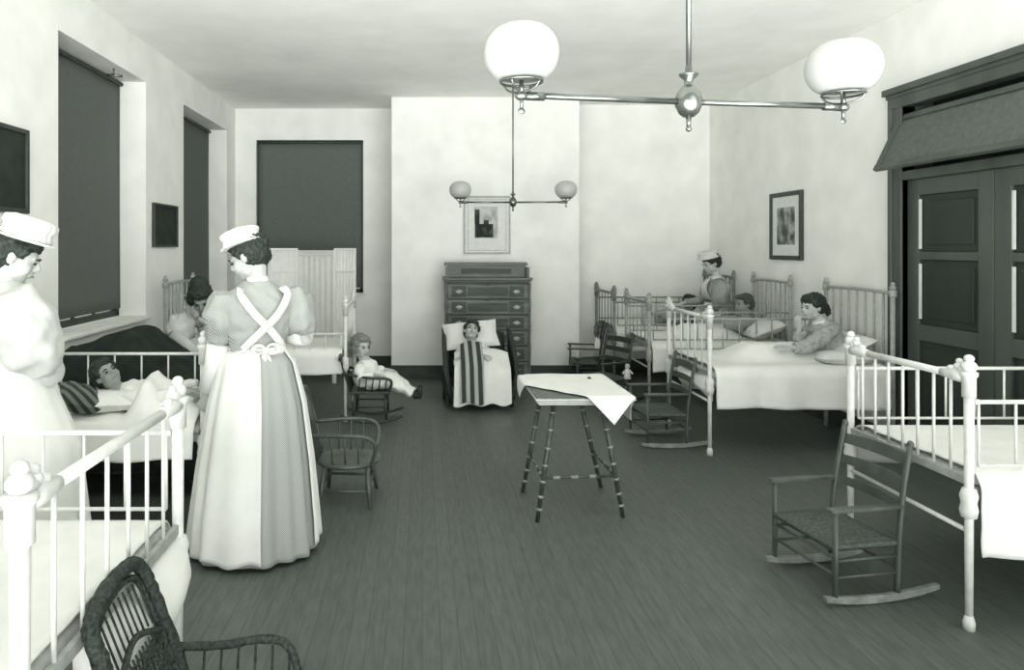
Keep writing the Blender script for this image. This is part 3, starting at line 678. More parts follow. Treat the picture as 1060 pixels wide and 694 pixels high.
# small rocker carrying the toddler
cx, cy = -.475, 6.42
o = thing('spindle_rocker', 'low spindle-armed child\'s rocking chair carrying the toddler in white', 'rocking chair', (cx, cy, 0))
for s in (-1, 1):
    y = cy+s*.17; MB().tube(curve([(cx-.26, y, .075), (cx-.12, y, .03), (cx+.05, y, .018), (cx+.2, y, .04), (cx+.3, y, .075)], 5), [.013]*21, 8).build('rocker_runner', 'wood_d', o)
    for x in (-.13, .14): MB().tube([(cx+x, cy+s*.14, .27), (cx+x*1.05, y, .14), (cx+x*1.1, y, .035)], [.010, .015, .010]).build('leg', 'wood_d', o)
    MB().tube([(cx-.14, y, .15), (cx+.15, y, .15)], .008).build('rung', 'wood_d', o)
    MB().tube(curve([(cx-.22, cy+s*.17, .45), (cx, cy+s*.20, .42), (cx+.17, cy+s*.20, .41), (cx+.20, cy+s*.17, .36), (cx+.17, cy+s*.15, .28)], 5), .012).build('bent_arm', 'wood_d', o)
    for q in (-.1, -.04, .02, .08, .14): MB().tube([(cx+q, cy+s*.155, .28), (cx+q+.02, cy+s*.198, .42)], .006, 8).build('arm_spindle', 'wood_d', o)
MB().tube([(cx+.15, cy-.17, .15), (cx+.15, cy+.17, .15)], .008).build('rung', 'wood_d', o)
m = MB().box((cx-.19, cy-.18, .27), (cx+.19, cy+.18, .29)); m.build('seat', 'wood_d', o, smooth=False, bevel=.008)
for y in (-.17, -.1, -.035, .035, .1, .17): MB().tube([(cx-.17, cy+y, .28), (cx-.225, cy+y, .45), (cx-.265, cy+y*.95, .60)], .0075, 8).build('back_spindle', 'wood_d', o)
MB().tube(curve([(cx-.26, cy-.19, .58), (cx-.27, cy, .63), (cx-.26, cy+.19, .58)], 6), .016).build('crest_rail', 'wood_d', o)

# wicker reclining chair in front of the chest
cx, cy = .585, 7.25
o = thing('wicker_recliner', 'dark wicker reclining chair with rolled sides in front of the chest of drawers', 'armchair', (cx, cy, 0))
for s in (-1, 1):
    x = cx+s*.30
    def fn(u, v):
        y = cy-.36+.66*u; top = .30+.36*u**.8+.05*math.sin(u*3.14); z = .12+(top-.12)*v; return (x+s*(.03*math.sin(v*3.1)+.05*v*v), y, z)
    m = MB().grid(fn, 16, 12); sd = m.build('side_panel', 'wicker', o, solid=.014, disp=.006, dscale=60)
    for q in (0, 1): 
        pass
    MB().tube(curve([(x+s*.05, cy+.30, .70), (x+s*.055, cy+.05, .60), (x+s*.055, cy-.2, .48), (x+s*.05, cy-.36, .34), (x+s*.02, cy-.39, .20), (x, cy-.37, .08)], 6), .025, 10).build('rolled_arm', 'wicker', o)
    MB().tube([(x+s*.0, cy-.33, .14), (x+s*.01, cy-.33, 0)], [.022, .016]).build('leg', 'wicker', o)
    MB().tube([(x+s*.0, cy+.22, .14), (x+s*.01, cy+.24, 0)], [.022, .016]).build('leg', 'wicker', o)
    w = MB(); n = 28; w.tube([(x+s*.06, cy-.02+.17*math.cos(2*math.pi*k/n), .185+.17*math.sin(2*math.pi*k/n)) for k in range(n)], .012, 8, loop=True).ball((x+s*.06, cy-.02, .185), (.02, .03, .03))
    for k in range(8): a = 2*math.pi*k/8; w.tube([(x+s*.06, cy-.02, .185), (x+s*.06, cy-.02+.17*math.cos(a), .185+.17*math.sin(a))], .005, 6)
    w.build('wheel', 'wicker', o)
m = MB().grid(lambda u, v: (cx-.29+.58*v, cy-.36+.42*u, .22+.02*math.sin(v*3.14)), 10, 10); m.build('seat', 'wicker', o, solid=.03, disp=.006, dscale=50)
m = MB().grid(lambda u, v: (cx-.30+.60*v, cy+.05+.26*u, .24+.42*u+.03*math.sin(v*3.14)), 12, 12); m.build('reclined_back', 'wicker', o, solid=.025, disp=.006, dscale=50)
pillow('large white pillow under the head of the child in the recliner', (gx(487, 7.42), 7.38, .66), (.29, .17, .055), tilt=(R(-6), R(48)), m='sheet', seed=12)

# wicker armchair in the left foreground
XB = -.765; ya, yb_ = 1.70, 2.03; ym = (ya+yb_)/2
o = thing('wicker_armchair', 'dark woven wicker armchair, nearest to the camera at lower left', 'armchair', (-.55, ym, 0))
def bk(t, z): return V((XB+.10-.16*(z-.28)/.40, ya+(yb_-ya)*t, z))
hp = curve([bk(.06, .28), bk(.0, .45), bk(.0, .59), bk(.06, .665), bk(.5, .698), bk(.92, .685), bk(1.0, .615), bk(1.0, .45), bk(.94, .28)], 8)
MB().tube(hp, .0205, 12).build('back_frame', 'wicker', o, disp=.006, dscale=120)
m = MB()
for i in range(len(hp)-1):
    pass
hp2 = [V((p.x+.004, ym+(p.y-ym)*.83, .28+(p.z-.28)*.925)) for p in hp]
MB().tube(hp2, .009, 8).build('inner_frame', 'wicker', o, disp=.004, dscale=120)
MB().tube(curve([bk(.10, .50), bk(.5, .545), bk(.9, .50)], 8), .0095, 8).build('curved_mid_band', 'wicker', o)
for k in range(9):
    t = .16+.68*k/8; top = .640+.018*math.sin(math.pi*t)
    MB().tube([bk(t, .52+.02*math.sin(math.pi*t)), bk(t, top)], .0035, 6).build('upright_cane', 'wicker', o)
m = MB()
for k in range(13):
    t = .12+.76*k/12
    m.tube([bk(t, .30), bk(t, .515)], .0032, 6)
for k in range(9):
    z = .32+.022*k; m.tube([bk(.1+.8*j/16, z)+V((.004*(-1)**(j+k), 0, 0)) for j in range(17)], .0045, 6)
for k in range(12):
    t = .12+.06*k; m.tube([bk(t, .30), bk(min(.9, t+.2), .5)], .003, 6)
m.build('woven_back_panel', 'wicker', o)
for s, y in ((1, yb_), (-1, ya)):
    MB().tube(curve([bk(1 if s > 0 else 0, .43), (-.58, y+s*.02, .425), (-.47, y+s*.03, .437), (-.40, y+s*.02, .425), (-.365, y+s*.0, .37), (-.36, y-s*.01, .28)], 8), .0125, 10).build('arm', 'wicker', o, disp=.003, dscale=120)
    for x in (-.68, -.37): MB().tube([(x, y-s*.015, .28), (x-.0, y, 0)], [.014, .012]).build('leg', 'wicker', o)
    for k in range(6): x = -.64+.05*k; MB().tube([(x, y-s*.01, .28), (x, y+s*.02, .425)], .004, 6).build('arm_cane', 'wicker', o)
MB().grid(lambda u, v: (-.70+.36*u, ya+(yb_-ya)*v, .275+.008*math.sin(u*60)*math.sin(v*60)), 40, 40).build('woven_seat', 'wicker', o, solid=.02)
# ------------------------------------------------------------------ people
def frame3(f, up=(0, 0, 1), roll=0):
    f = nrm(f); r = f.cross(V(up)).normalized(); u = r.cross(f)
    m = Matrix((r, f, u)).transposed()
    return m @ Matrix.Rotation(roll, 3, 'Y') if roll else m
def head_mesh(m, c, s, Q):
    c = V(c)
    def P(x, y, z): return c+Q @ V((x*s, y*s, z*s))
    def E(x, y, z, a, b, d, seg=16, rg=10): m.ball(P(x, y, z), (a*s, b*s, d*s), seg, rg, Q)
    E(0, -.012, .022, .074, .093, .086, 24, 16); E(0, .022, -.028, .061, .066, .080, 20, 14)
    E(0, .052, -.082, .030, .026, .024); E(-.034, .052, -.030, .027, .030, .034); E(.034, .052, -.030, .027, .030, .034)
    E(-.036, .01, -.062, .026, .045, .030); E(.036, .01, -.062, .026, .045, .030)
    m.tube([P(0, .080, .018), P(0, .098, -.008), P(0, .106, -.024)], [.008*s, .010*s, .012*s], 8); E(-.010, .094, -.028, .008, .009, .006, 8, 6); E(.010, .094, -.028, .008, .009, .006, 8, 6)
    E(0, .079, .020, .045, .012, .008)
    E(0, .088, -.050, .022, .009, .006, 10, 6); E(0, .086, -.058, .018, .010, .006, 10, 6)
    for k in (-1, 1): E(k*.075, -.004, -.006, .009, .018, .030, 10, 8)
def face_bits(o, c, s, Q):
    c = V(c)
    def P(x, y, z): return c+Q @ V((x*s, y*s, z*s))
    for k in (-1, 1):
        MB().ball(P(k*.030, .0835, .002), (.0125*s, .006*s, .0062*s), 10, 8, Q).build('eye', 'eye', o)
        MB().tube([P(k*.016, .091, .020), P(k*.032, .090, .025), P(k*.048, .077, .019)], [.003*s, .0045*s, .002*s], 6).build('eyebrow', 'brow', o)
    MB().tube([P(-.021, .089, -.054), P(0, .0985, -.053), P(.021, .089, -.054)], [.0015*s, .0032*s, .0015*s], 6).build('lips', 'lips', o)
def hand(m, w, d, n, s=1, thumb=1, curl=.45, spread=1):
    """wrist w, pointing direction d, back-of-hand normal n; thumb=+1/-1 picks the side"""
    w = V(w); d = nrm(d); n = V(n); n = nrm(n-d*n.dot(d)); t = d.cross(n)*thumb
    m.tube([w-d*.02*s, w+d*.01*s, w+d*.045*s, w+d*.085*s, w+d*.094*s], [(.024*s, .018*s), (.026*s, .016*s), (.039*s, .015*s), (.040*s, .013*s), (.034*s, .009*s)], 14, side=t)
    for off, L in ((.030, .068), (.010, .078), (-.011, .072), (-.030, .056)):
        p = w+d*.086*s+t*off*s; dd = (d+t*off*2.0*spread).normalized(); ax = dd.cross(n).normalized(); pts = [p-dd*.02*s, p]; a = 0
        for q, c in ((.45, .7), (.30, 1.0), (.25, .8)):
            a += curl*c; v = dd*math.cos(a)-n*math.sin(a); p = p+v*L*q*s; pts.append(p)
        m.tube(pts, [.0085*s, .009*s, .0082*s, .0076*s, .0062*s], 8)
    p = w+d*.022*s+t*.026*s; v1 = nrm(d*.65+t*.75-n*.25); v2 = nrm(d*.9+t*.3-n*.35)
    m.tube([p-v1*.015*s, p+v1*.030*s, p+v1*.030*s+v2*.028*s, p+v1*.03*s+v2*.048*s], [.014*s, .0115*s, .0095*s, .0075*s], 8)
def limb(m, pts, r, seg=12): m.tube(pts, r, seg)
def body(o, head, hs, Q, neck, sh, el, wr, hips, kn=None, an=None, hd=None, hn=None, skin='skin', arm=.038, vox=.006, tors=(.15, .10), thumb=(1, -1), curl=(.45, .45), lat=None, feet=True, leg=.065):
    m = MB(); head = V(head); neck = V(neck); hips = V(hips)
    head_mesh(m, head, hs, Q)
    nb = head+Q @ V((0, -.025*hs, -.06*hs))
    lat = nrm(lat) if lat else nrm(V(sh[1])-V(sh[0]))
    m.tube([nb, (nb+neck)/2, neck, neck+(hips-neck)*.08], [.050*hs, .048*hs, .055*hs, .07*hs], 14)
    up = (neck-hips); T = lambda t: hips+up*t
    a, b = tors
    m.tube([T(-.10), T(0), T(.18), T(.40), T(.62), T(.80), T(.93), T(1.0)], [(a*.8, b*.8), (a, b), (a*.97, b), (a*.72, b*.78), (a*.85, b), (a*1.0, b*.95), (a*.75, b*.7), (a*.35, b*.5)], 18, side=lat)
    for k in (0, 1):
        S, E_, W_ = V(sh[k]), V(el[k]), V(wr[k])
        m.tube([T(.84), S, S.lerp(E_, .3), E_, E_.lerp(W_, .35), W_], [arm*1.2, arm*1.2, arm*1.05, arm*.85, arm*.85, arm*.6], 12)
        if hd: hand(m, W_, hd[k], hn[k], hs*.98, thumb[k], curl[k])
    if kn:
        for k in (0, 1):
            Hh = hips+lat*(.55*a*(-1 if k == 0 else 1)); K, A = V(kn[k]), V(an[k])
            m.tube([Hh, Hh.lerp(K, .4), K, K.lerp(A, .35), A], [leg*1.15, leg, leg*.75, leg*.72, leg*.45], 12)
    bo = m.build('body', skin, o, remesh=vox)
    face_bits(o, head, hs, Q)
    return bo
def shoe(o, ankle, d, s=1, m='shoe'):
    a = V(ankle); d = nrm(V(d)); p = MB()
    p.tube([a+V((0, 0, .05*s)), a, a-V((0, 0, .03*s))], [.04*s, .042*s, .040*s], 12)
    p.tube([a-V((0, 0, .035*s))-d*.05*s, a-V((0, 0, .035*s)), a-V((0, 0, .042*s))+d*.09*s, a-V((0, 0, .05*s))+d*.16*s], [(.028*s, .025*s), (.036*s, .03*s), (.040*s, .026*s), (.022*s, .014*s)], 12, side=d.cross(V((0, 0, 1))))
    p.build('boot', m, o, remesh=.008*max(s, .7))
def hair(o, head, s, Q, m='hair', bun=None, vox=.007, parts=(), back=1.0):
    h = MB(); head = V(head)
    def E(x, y, z, a, b, d): h.ball(head+Q @ V((x*s, y*s, z*s)), (a*s, b*s, d*s), 20, 12, Q)
    E(0, -.028, .036, .085, .094*back, .088); E(0, -.045, -.005, .080, .075, .070); E(0, .030, .080, .066, .052, .034)
    E(-.068, .0, .035, .022, .05, .035); E(.068, .0, .035, .022, .05, .035)
    if bun: E(*bun)
    for p in parts: E(*p)
    return h.build('hair', m, o, remesh=vox, disp=.010*s, dscale=70)
def cap(o, head, s, Q, z=.085, y=-.015, r=.085, tall=.055):
    c = V(head)+Q @ V((0, y*s, z*s))
    Q2 = Q @ Matrix.Rotation(R(6), 3, 'X')
    m = MB().lathe([(r*.90, -.030), (r*1.0, -.022), (r*1.12, -.016), (r*1.06, .0), (r*1.02, .018), (r*1.14, .034), (r*1.10, tall*.9), (r*.7, tall*1.1), (.01, tall*1.1)], c, 72, Q2, mod=lambda t, zz: 1+.025*math.sin(t*18)*(1 if abs(zz) > .012 else .2))
    m.build('cap', 'gauze', o)
    MB().lathe([(r*.96, -.034), (r*1.25, -.030), (r*1.27, -.024), (r*.98, -.020)], c, 72, Q2, mod=lambda t, zz: 1+.05*math.sin(t*15)).build('cap_frill', 'gauze', o)
def skirt(name, o, rings, mt, t0=0, t1=2*math.pi, n=110, pl=17, amp=.05, inf=0, seed=0, solid=.004, hem=0, fade=.15, z0=None):
    """rings: (cx, cy, z, rx, ry) from the waist down; t0..t1 sector in angle; pleats deepen towards the hem"""
    m = MB(); zt, zb = rings[0][2], rings[-1][2]; full = abs(t1-t0-2*math.pi) < 1e-6
    P = [V((*r[:3],)) for r in rings]; NR = 30; 
    def samp(v):
        f = v*(len(rings)-1); i = min(int(f), len(rings)-2); k = f-i; a, b = rings[i], rings[i+1]
        return [a[j]+(b[j]-a[j])*(k) for j in range(5)]
    def fn(u, v):
        cx_, cy_, z, rx, ry = samp(v); th = t0+(t1-t0)*u; w = v**.8
        f = math.sin(th*pl+seed+1.4*math.sin(th*3+seed))*.6+math.sin(th*(pl*.55)+seed*2+.6*v)*.5
        k = 1+amp*f*w+inf/max(rx, .08)
        if hem: z += hem*math.sin(th*9+seed)*max(0, (v-.8))*5
        return (cx_+rx*k*math.cos(th), cy_+ry*k*math.sin(th), z)
    m.grid(fn, n, NR)
    return m.build(name, mt, o, solid=solid)
def puff(o, S, E_, r, m, name='puff_sleeve', vox=.008, low=.055, sag=.02, seed=0, n=None):
    S, E_ = V(S), V(E_); b = MB(); pts = [S+V((0, 0, .015)), S.lerp(E_, .18), S.lerp(E_, .42)+V((0, 0, -sag)), S.lerp(E_, .72)+V((0, 0, -sag)), S.lerp(E_, .93), E_]
    b.tube(pts, [r*.62, r*.92, r, r*.86, r*.62, low], 20)
    ob = b.build(name, m, o, remesh=vox, disp=.022, dscale=13); return ob
def cloth_tube(o, name, pts, rad, m, vox=.008, disp=.008, ds=22, side=None, extra=None):
    b = MB().tube(pts, rad, 20, side=side)
    if extra: extra(b)
    return b.build(name, m, o, remesh=vox, disp=disp, dscale=ds)

# ---- standing nurse, back view, centre left
ox, oy = -.88, 3.68
def N(px, py, dy=0): Z = oy+dy; return V((gx(px, Z), Z, gz(py, Z)))
o = thing('person', 'standing person seen from behind in striped dress, white cap and crossed apron straps', 'person', (ox, oy, 0))
hc = N(257, 267, .05); Q = frame3((-.97, .12, -.48), roll=R(4)); lat = V((.86, .50, 0)).normalized()
neck = N(267, 293, .0); hips = N(266, 395, .0)
shl, shr = neck+V((-.155, -.08, -.08)), neck+V((.160, .085, -.07))
ell_, elr = N(226, 362, -.05), N(316, 352, .10)
wl, wr_ = N(213, 408, .0), V((-.90, oy+.34, 1.14))
body(o, hc, 1.03, Q, neck, (shl, shr), (ell_, elr), (wl, wr_), hips, kn=(V((ox-.09, oy, .5)), V((ox+.09, oy+.02, .5))), an=(V((ox-.1, oy, .09)), V((ox+.1, oy, .09))),
     hd=(N(213, 440, .04)-wl, (-.7, .6, -.2)), hn=((-.2, -1, .1), (.3, .6, .8)), lat=lat, thumb=(-1, 1), arm=.04)
for s in (-.1, .1): shoe(o, (ox+s, oy, .075), (-.5, .85, 0))
hair(o, hc, 1.06, Q, bun=(0, -.095, .045, .045, .04, .04), parts=((0, -.07, -.03, .062, .045, .035),))
cap(o, hc, 1.05, Q, z=.098, y=-.005, r=.094, tall=.054)
# bodice
up = neck-hips
T = lambda t: hips+up*t
cloth_tube(o, 'bodice', [T(.12), T(.28), T(.45), T(.64), T(.80), T(.93), T(1.02)], [(.158, .12), (.135, .105), (.158, .125), (.195, .14), (.208, .135), (.137, .095), (.069, .063)], 'dress', side=lat, disp=.008)
puff(o, shl+V((0, 0, .02)), ell_+V((.0, 0, .045)), .094, 'dress', sag=.01)
puff(o, shr+V((.0, 0, .02)), elr+V((0, 0, .03)), .096, 'dress', sag=.03)
for a, b in ((ell_, wl), (elr, wr_)):
    MB().tube([a+V((0, 0, .03)), a.lerp(b, .3), a.lerp(b, .92)], [.060, .054, .043], 20).build('cuff', 'apron', o, disp=.004, dscale=25)
MB().tube([neck+V((0, 0, -.012)), neck+V((-.004, .004, .03))], [.060, .054], 24).build('collar', 'gauze', o, solid=.004)
w0 = T(.33)
rings = [(w0.x, w0.y, w0.z, .134, .114), (w0.x, w0.y, .99, .185, .155), (ox+.01, oy, .78, .235, .205), (ox+.005, oy, .47, .28, .25), (ox, oy, .18, .31, .28), (ox, oy, .025, .325, .29)]
skirt('skirt', o, rings, 'dress', pl=15, amp=.07, seed=2, hem=.0)
skirt('apron_skirt', o, rings[:-1]+[(ox, oy, .035, .322, .287)], 'apron', t0=R(105), t1=R(286), inf=.016, pl=15, amp=.07, seed=2, hem=.012)
skirt('apron_skirt', o, rings[:-1]+[(ox, oy, .05, .318, .285)], 'apron', t0=R(-14), t1=R(60), inf=.016, pl=15, amp=.07, seed=2, hem=.01)
MB().tube([(w0.x+.144*math.cos(t), w0.y+.124*math.sin(t), w0.z+.0) for t in [2*math.pi*k/32 for k in range(32)]], [(.022, .006)]*32, 8, side=(0, 0, 1), loop=True).build('apron_waistband', 'apron', o)
bk_ = lat.cross(V((0, 0, 1))).normalized()       # points to the camera side (her back)
if bk_.y > 0: bk_ = -bk_
def strap(p):
    return MB().tube(p, [(.019, .004)]*len(p), 8, side=None)
def back_pt(l, t, d): return T(t)+lat*l+bk_*d
for s in (-1, 1):
    pts = curve([back_pt(s*.110, .96, .06), back_pt(s*.120, .88, .12), back_pt(s*.057, .70, .156), back_pt(-s*.005, .58, .152), back_pt(-s*.068, .45, .125), back_pt(-s*.105, .36, .092)], 5)
    m = MB(); rings_ = []
    for i, p in enumerate(pts):
        t = nrm(pts[min(i+1, len(pts)-1)]-pts[max(i-1, 0)]); c = t.cross(bk_).normalized(); q = p+bk_*.004
        rings_.append([q+c*.020, q+c*.020+bk_*.005, q-c*.020+bk_*.005, q-c*.020])
    m.quad_rings(rings_); m.build('apron_strap', 'apron', o)
b = MB(); q = T(.34)+bk_*.134
for s in (-1, 1):
    n = 18; b.tube([q+lat*(s*.036+.031*s*math.cos(2*math.pi*k/n))+V((0, 0, .022*math.sin(2*math.pi*k/n)+.01))+bk_*.01 for k in range(n)], [(.012, .004)]*n, 6, loop=True)
    b.tube(curve([q, q+lat*(s*.03)+V((0, 0, -.12))+bk_*.02, q+lat*(s*.055)+V((0, 0, -.30))+bk_*.055], 5), [(.018, .003)]*11, 6)
b.ball(q+bk_*.012, (.018, .016, .016)); b.build('apron_bow', 'apron', o)

# ---- nurse cut by the left edge
ox, oy = -1.75, 2.98
o = thing('person', 'person in white cap, big white sleeve and apron, cut off by the left edge', 'person', (ox, oy, 0))
hc = N(16, 266, .0); Q = frame3((.84, .38, -.42))
neck = N(6, 292, .0); hips = N(8, 400, .0); lat = V((.55, -.83, 0)).normalized()
shl, shr = neck+V((-.10, .13, -.07)), neck+V((.085, -.115, -.08))
ell_, elr = neck+V((.02, .20, -.33)), N(50, 384, -.02)
wl, wr_ = V((-1.84, oy+.34, .97)), V((-1.82, oy+.22, .95))
body(o, hc, 1.0, Q, neck, (shl, shr), (ell_, elr), (wl, wr_), hips, kn=(V((ox-.05, oy+.1, .5)), V((ox+.05, oy-.1, .5))), an=(V((ox-.05, oy+.1, .09)), V((ox+.05, oy-.1, .09))),
     hd=((.2, .9, -.4), (.2, .9, -.4)), hn=((0, 0, 1), (0, 0, 1)), lat=lat, thumb=(1, -1))
for s in (-.1, .1): shoe(o, (ox+s*.3, oy-s, .075), (.8, .5, 0))
hair(o, hc, 1.0, Q, bun=(0, -.10, .01, .045, .04, .045), parts=((0, -.05, -.03, .075, .06, .05), (0, .03, .066, .072, .055, .036)))
cap(o, hc, 1.05, Q, z=.105, y=.0, r=.097, tall=.066)
up = neck-hips; T = lambda t: hips+up*t
cloth_tube(o, 'bodice', [T(.12), T(.28), T(.45), T(.64), T(.80), T(.93), T(1.02)], [(.155, .12), (.135, .11), (.155, .13), (.185, .145), (.195, .135), (.13, .09), (.066, .06)], 'dress_w', side=lat)
puff(o, shr+V((0, 0, .03)), elr+V((0, 0, .0)), .135, 'dress_w', sag=.015, low=.07); puff(o, shl+V((0, 0, .02)), ell_, .12, 'dress_w')
for a, b in ((ell_, wl), (elr, wr_)): MB().tube([a, a.lerp(b, .4), a.lerp(b, .92)], [.066, .052, .04], 20).build('cuff', 'dress_w', o, disp=.004, dscale=25)
MB().tube([neck+V((0, 0, -.012)), neck+V((.008, 0, .035))], [.062, .056], 24).build('collar', 'gauze', o, solid=.004)
w0 = T(.30)
rings = [(w0.x, w0.y, w0.z, .14, .125), (w0.x, w0.y, .95, .19, .17), (ox+.02, oy, .75, .23, .20), (ox+.0, oy, .45, .28, .25), (ox, oy, .18, .31, .28), (ox, oy, .025, .33, .29)]
skirt('skirt', o, rings, 'dress_w', pl=19, amp=.05, seed=3)
skirt('apron_skirt', o, rings[:-1]+[(ox, oy, .05, .32, .287)], 'apron', t0=R(-100), t1=R(110), inf=.014, pl=13, amp=.035, seed=6)
MB().tube([(w0.x+.147*math.cos(t), w0.y+.132*math.sin(t), w0.z) for t in [2*math.pi*k/32 for k in range(32)]], [(.022, .006)]*32, 8, side=(0, 0, 1), loop=True).build('apron_waistband', 'apron', o)

# ---- dark haired woman stooping over the couch
ox, oy = -1.58, 5.72
o = thing('person', 'dark-haired person with white sleeves stooping over the black-draped couch', 'person', (ox, oy, 0))
def N(px, py, Z): return V((gx(px, Z), Z, gz(py, Z)))
hc = N(208, 309, 5.42); Q = frame3((.25, -.78, -.62), roll=R(8))
neck = N(214, 330, 5.55); hips = V((-1.52, 5.78, .86)); lat = V((-1, -.15, 0)).normalized()
shl, shr = neck+V((.15, .04, -.03)), neck+V((-.15, -.01, -.03))
elr = N(180, 347, 5.36); wr_ = N(212, 374, 5.28); ell_ = V((shl.x+.05, 5.40, .86)); wl = V((-1.62, 5.30, .72))
body(o, hc, 1.02, Q, neck, (shl, shr), (ell_, elr), (wl, wr_), hips, kn=(V((-1.44, 5.76, .48)), V((-1.62, 5.76, .48))), an=(V((-1.44, 5.82, .09)), V((-1.62, 5.82, .09))),
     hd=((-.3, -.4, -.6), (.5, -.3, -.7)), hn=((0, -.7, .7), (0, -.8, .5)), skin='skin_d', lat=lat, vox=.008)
for s in (-.09, .09): shoe(o, (-1.53+s, 5.82, .075), (0, -1, 0))
hair(o, hc, 1.06, Q, bun=(0, -.06, .09, .07, .06, .055), parts=((0, .035, .075, .080, .05, .045), (-.07, .01, .02, .03, .06, .05), (.07, .01, .02, .03, .06, .05)))
up = neck-hips; T = lambda t: hips+up*t
cloth_tube(o, 'blouse', [T(.10), T(.3), T(.5), T(.72), T(.88), T(1.0)], [(.14, .11), (.13, .11), (.16, .13), (.19, .13), (.16, .11), (.07, .06)], 'dress_w', side=lat)
puff(o, shr+V((-.02, 0, .03)), elr+V((0, 0, -.01)), .108, 'dress_w', low=.06); puff(o, shl, ell_, .09, 'dress_w')
for a, b in ((ell_, wl), (elr, wr_)): MB().tube([a, a.lerp(b, .4), a.lerp(b, .9)], [.055, .05, .04], 20).build('cuff', 'dress_w', o)
MB().tube([neck+V((0, 0, -.01)), neck+V((0, -.03, .03))], [.062, .056], 24).build('collar', 'gauze', o, solid=.004)
w0 = hips+V((0, 0, .09))
skirt('skirt', o, [(w0.x, w0.y, w0.z, .13, .12), (w0.x, w0.y, .8, .18, .16), (w0.x, w0.y+.02, .45, .23, .20), (w0.x, w0.y+.03, .03, .27, .23)], 'black', pl=17, amp=.05, seed=8)

# ---- nurse at the far right
ox, oy = 3.24, 7.80
o = thing('person', 'person in white cap and grey dress between the cribs by the far right corner', 'person', (ox, oy, 0))
hc = N(736, 273, 7.80); Q = frame3((-.93, -.16, -.34))
neck = N(742, 288, 7.80); hips = V((3.33, 7.80, .88)); lat = V((.1, .995, 0)).normalized()
shl, shr = neck+V((.01, -.14, -.06)), neck+V((.0, .14, -.06))
ell_, elr = N(742, 318, 7.64), V((3.22, 7.98, .98)); wl, wr_ = N(722, 322, 7.62), V((3.0, 7.98, .95))
body(o, hc, .98, Q, neck, (shl, shr), (ell_, elr), (wl, wr_), hips, kn=(V((3.3, 7.72, .5)), V((3.3, 7.88, .5))), an=(V((3.3, 7.72, .09)), V((3.3, 7.88, .09))),
     hd=((-.9, .1, -.4), (-.9, 0, -.4)), hn=((0, 0, 1), (0, 0, 1)), lat=lat, vox=.008, thumb=(-1, 1))
for s in (-.08, .08): shoe(o, (3.3, 7.8+s, .075), (-1, 0, 0))
hair(o, hc, 1.0, Q, bun=(0, -.095, .03, .045, .04, .045), parts=((0, .03, .066, .072, .05, .04),))
cap(o, hc, 1.0, Q, z=.10, y=.01, r=.094, tall=.045)
up = neck-hips; T = lambda t: hips+up*t
cloth_tube(o, 'bodice', [T(.10), T(.3), T(.5), T(.72), T(.88), T(1.0)], [(.13, .11), (.12, .10), (.15, .13), (.175, .13), (.14, .10), (.066, .06)], 'dress_g', side=lat)
puff(o, shl+V((.01, 0, .02)), ell_, .092, 'dress_g', low=.05); puff(o, shr, elr, .085, 'dress_g')
for a, b in ((ell_, wl), (elr, wr_)): MB().tube([a, a.lerp(b, .4), a.lerp(b, .9)], [.05, .045, .038], 20).build('cuff', 'dress_g', o)
MB().tube([neck+V((0, 0, -.01)), neck+V((-.006, 0, .03))], [.060, .054], 24).build('collar', 'gauze', o, solid=.004)
f_ = V((-1, .1, 0)); m = MB()
m.grid(lambda u, v: T(.95-.62*u)+f_*(.075+.072*math.sin(math.pi*min(1, u*.75+.12)))+lat*((v-.5)*(.12+.13*u)), 12, 10); m.build('apron_bib', 'apron', o, solid=.005)
for s in (-1, 1): MB().tube(curve([T(.92)+f_*.10+lat*(s*.055), T(1.0)+lat*(s*.09)+V((0, 0, .01)), T(.9)-f_*.10+lat*(s*.08)], 5), [(.02, .004)]*11, 8, side=lat).build('apron_strap', 'apron', o)
w0 = T(.25)
rings = [(w0.x, w0.y, w0.z, .13, .12), (w0.x, w0.y, .8, .19, .15), (w0.x-.02, w0.y, .45, .24, .18), (w0.x-.02, w0.y, .03, .28, .19)]
skirt('skirt', o, rings, 'dress_g', pl=17, amp=.05, seed=9); skirt('apron_skirt', o, rings[:-1]+[(w0.x-.02, w0.y, .06, .275, .188)], 'apron', t0=R(100), t1=R(260), inf=.012, pl=11, amp=.03, seed=9)

# ---- girl sitting up in the crib
Zg = 5.72
o = thing('person', 'seated girl with dark tied-back hair and light gown, hand raised to her chin', 'person', (3.25, Zg, .70))
hc = N(841, 318, Zg); Q = frame3((-.96, -.22, -.10)); neck = N(849, 333, Zg); hips = N(858, 362, Zg); hips.z = .76; lat = V((-.1, .99, 0)).normalized()
shl, shr = neck+V((.035, -.125, -.055)), neck+V((.02, .12, -.055))
ell_, wl = N(834, 360, Zg-.20), N(823, 352, Zg-.19)
elr, wr_ = N(829, 355, Zg+.03), N(827, 341, Zg-.01)
wl = V((wl.x-.03, wl.y, .79)); 
body(o, hc, .92, Q, neck, (shl, shr), (ell_, elr), (wl, wr_), hips, kn=(V((2.85, Zg-.1, .74)), V((2.85, Zg+.1, .74))), an=(V((2.62, Zg-.08, .70)), V((2.62, Zg+.08, .70))),
     hd=((-1, .0, .15), (-.15, .0, 1)), hn=((0, -.2, 1), (-.9, -.3, 0)), arm=.032, tors=(.125, .09), lat=lat, vox=.006, thumb=(-1, -1), curl=(.35, .9), leg=.045)
hair(o, hc, .96, Q, 'hair', bun=(0, -.125, -.010, .034, .034, .036), parts=((0, -.150, -.055, .022, .030, .042), (0, .03, .062, .074, .05, .038)))
up = neck-hips; T = lambda t: hips+up*t
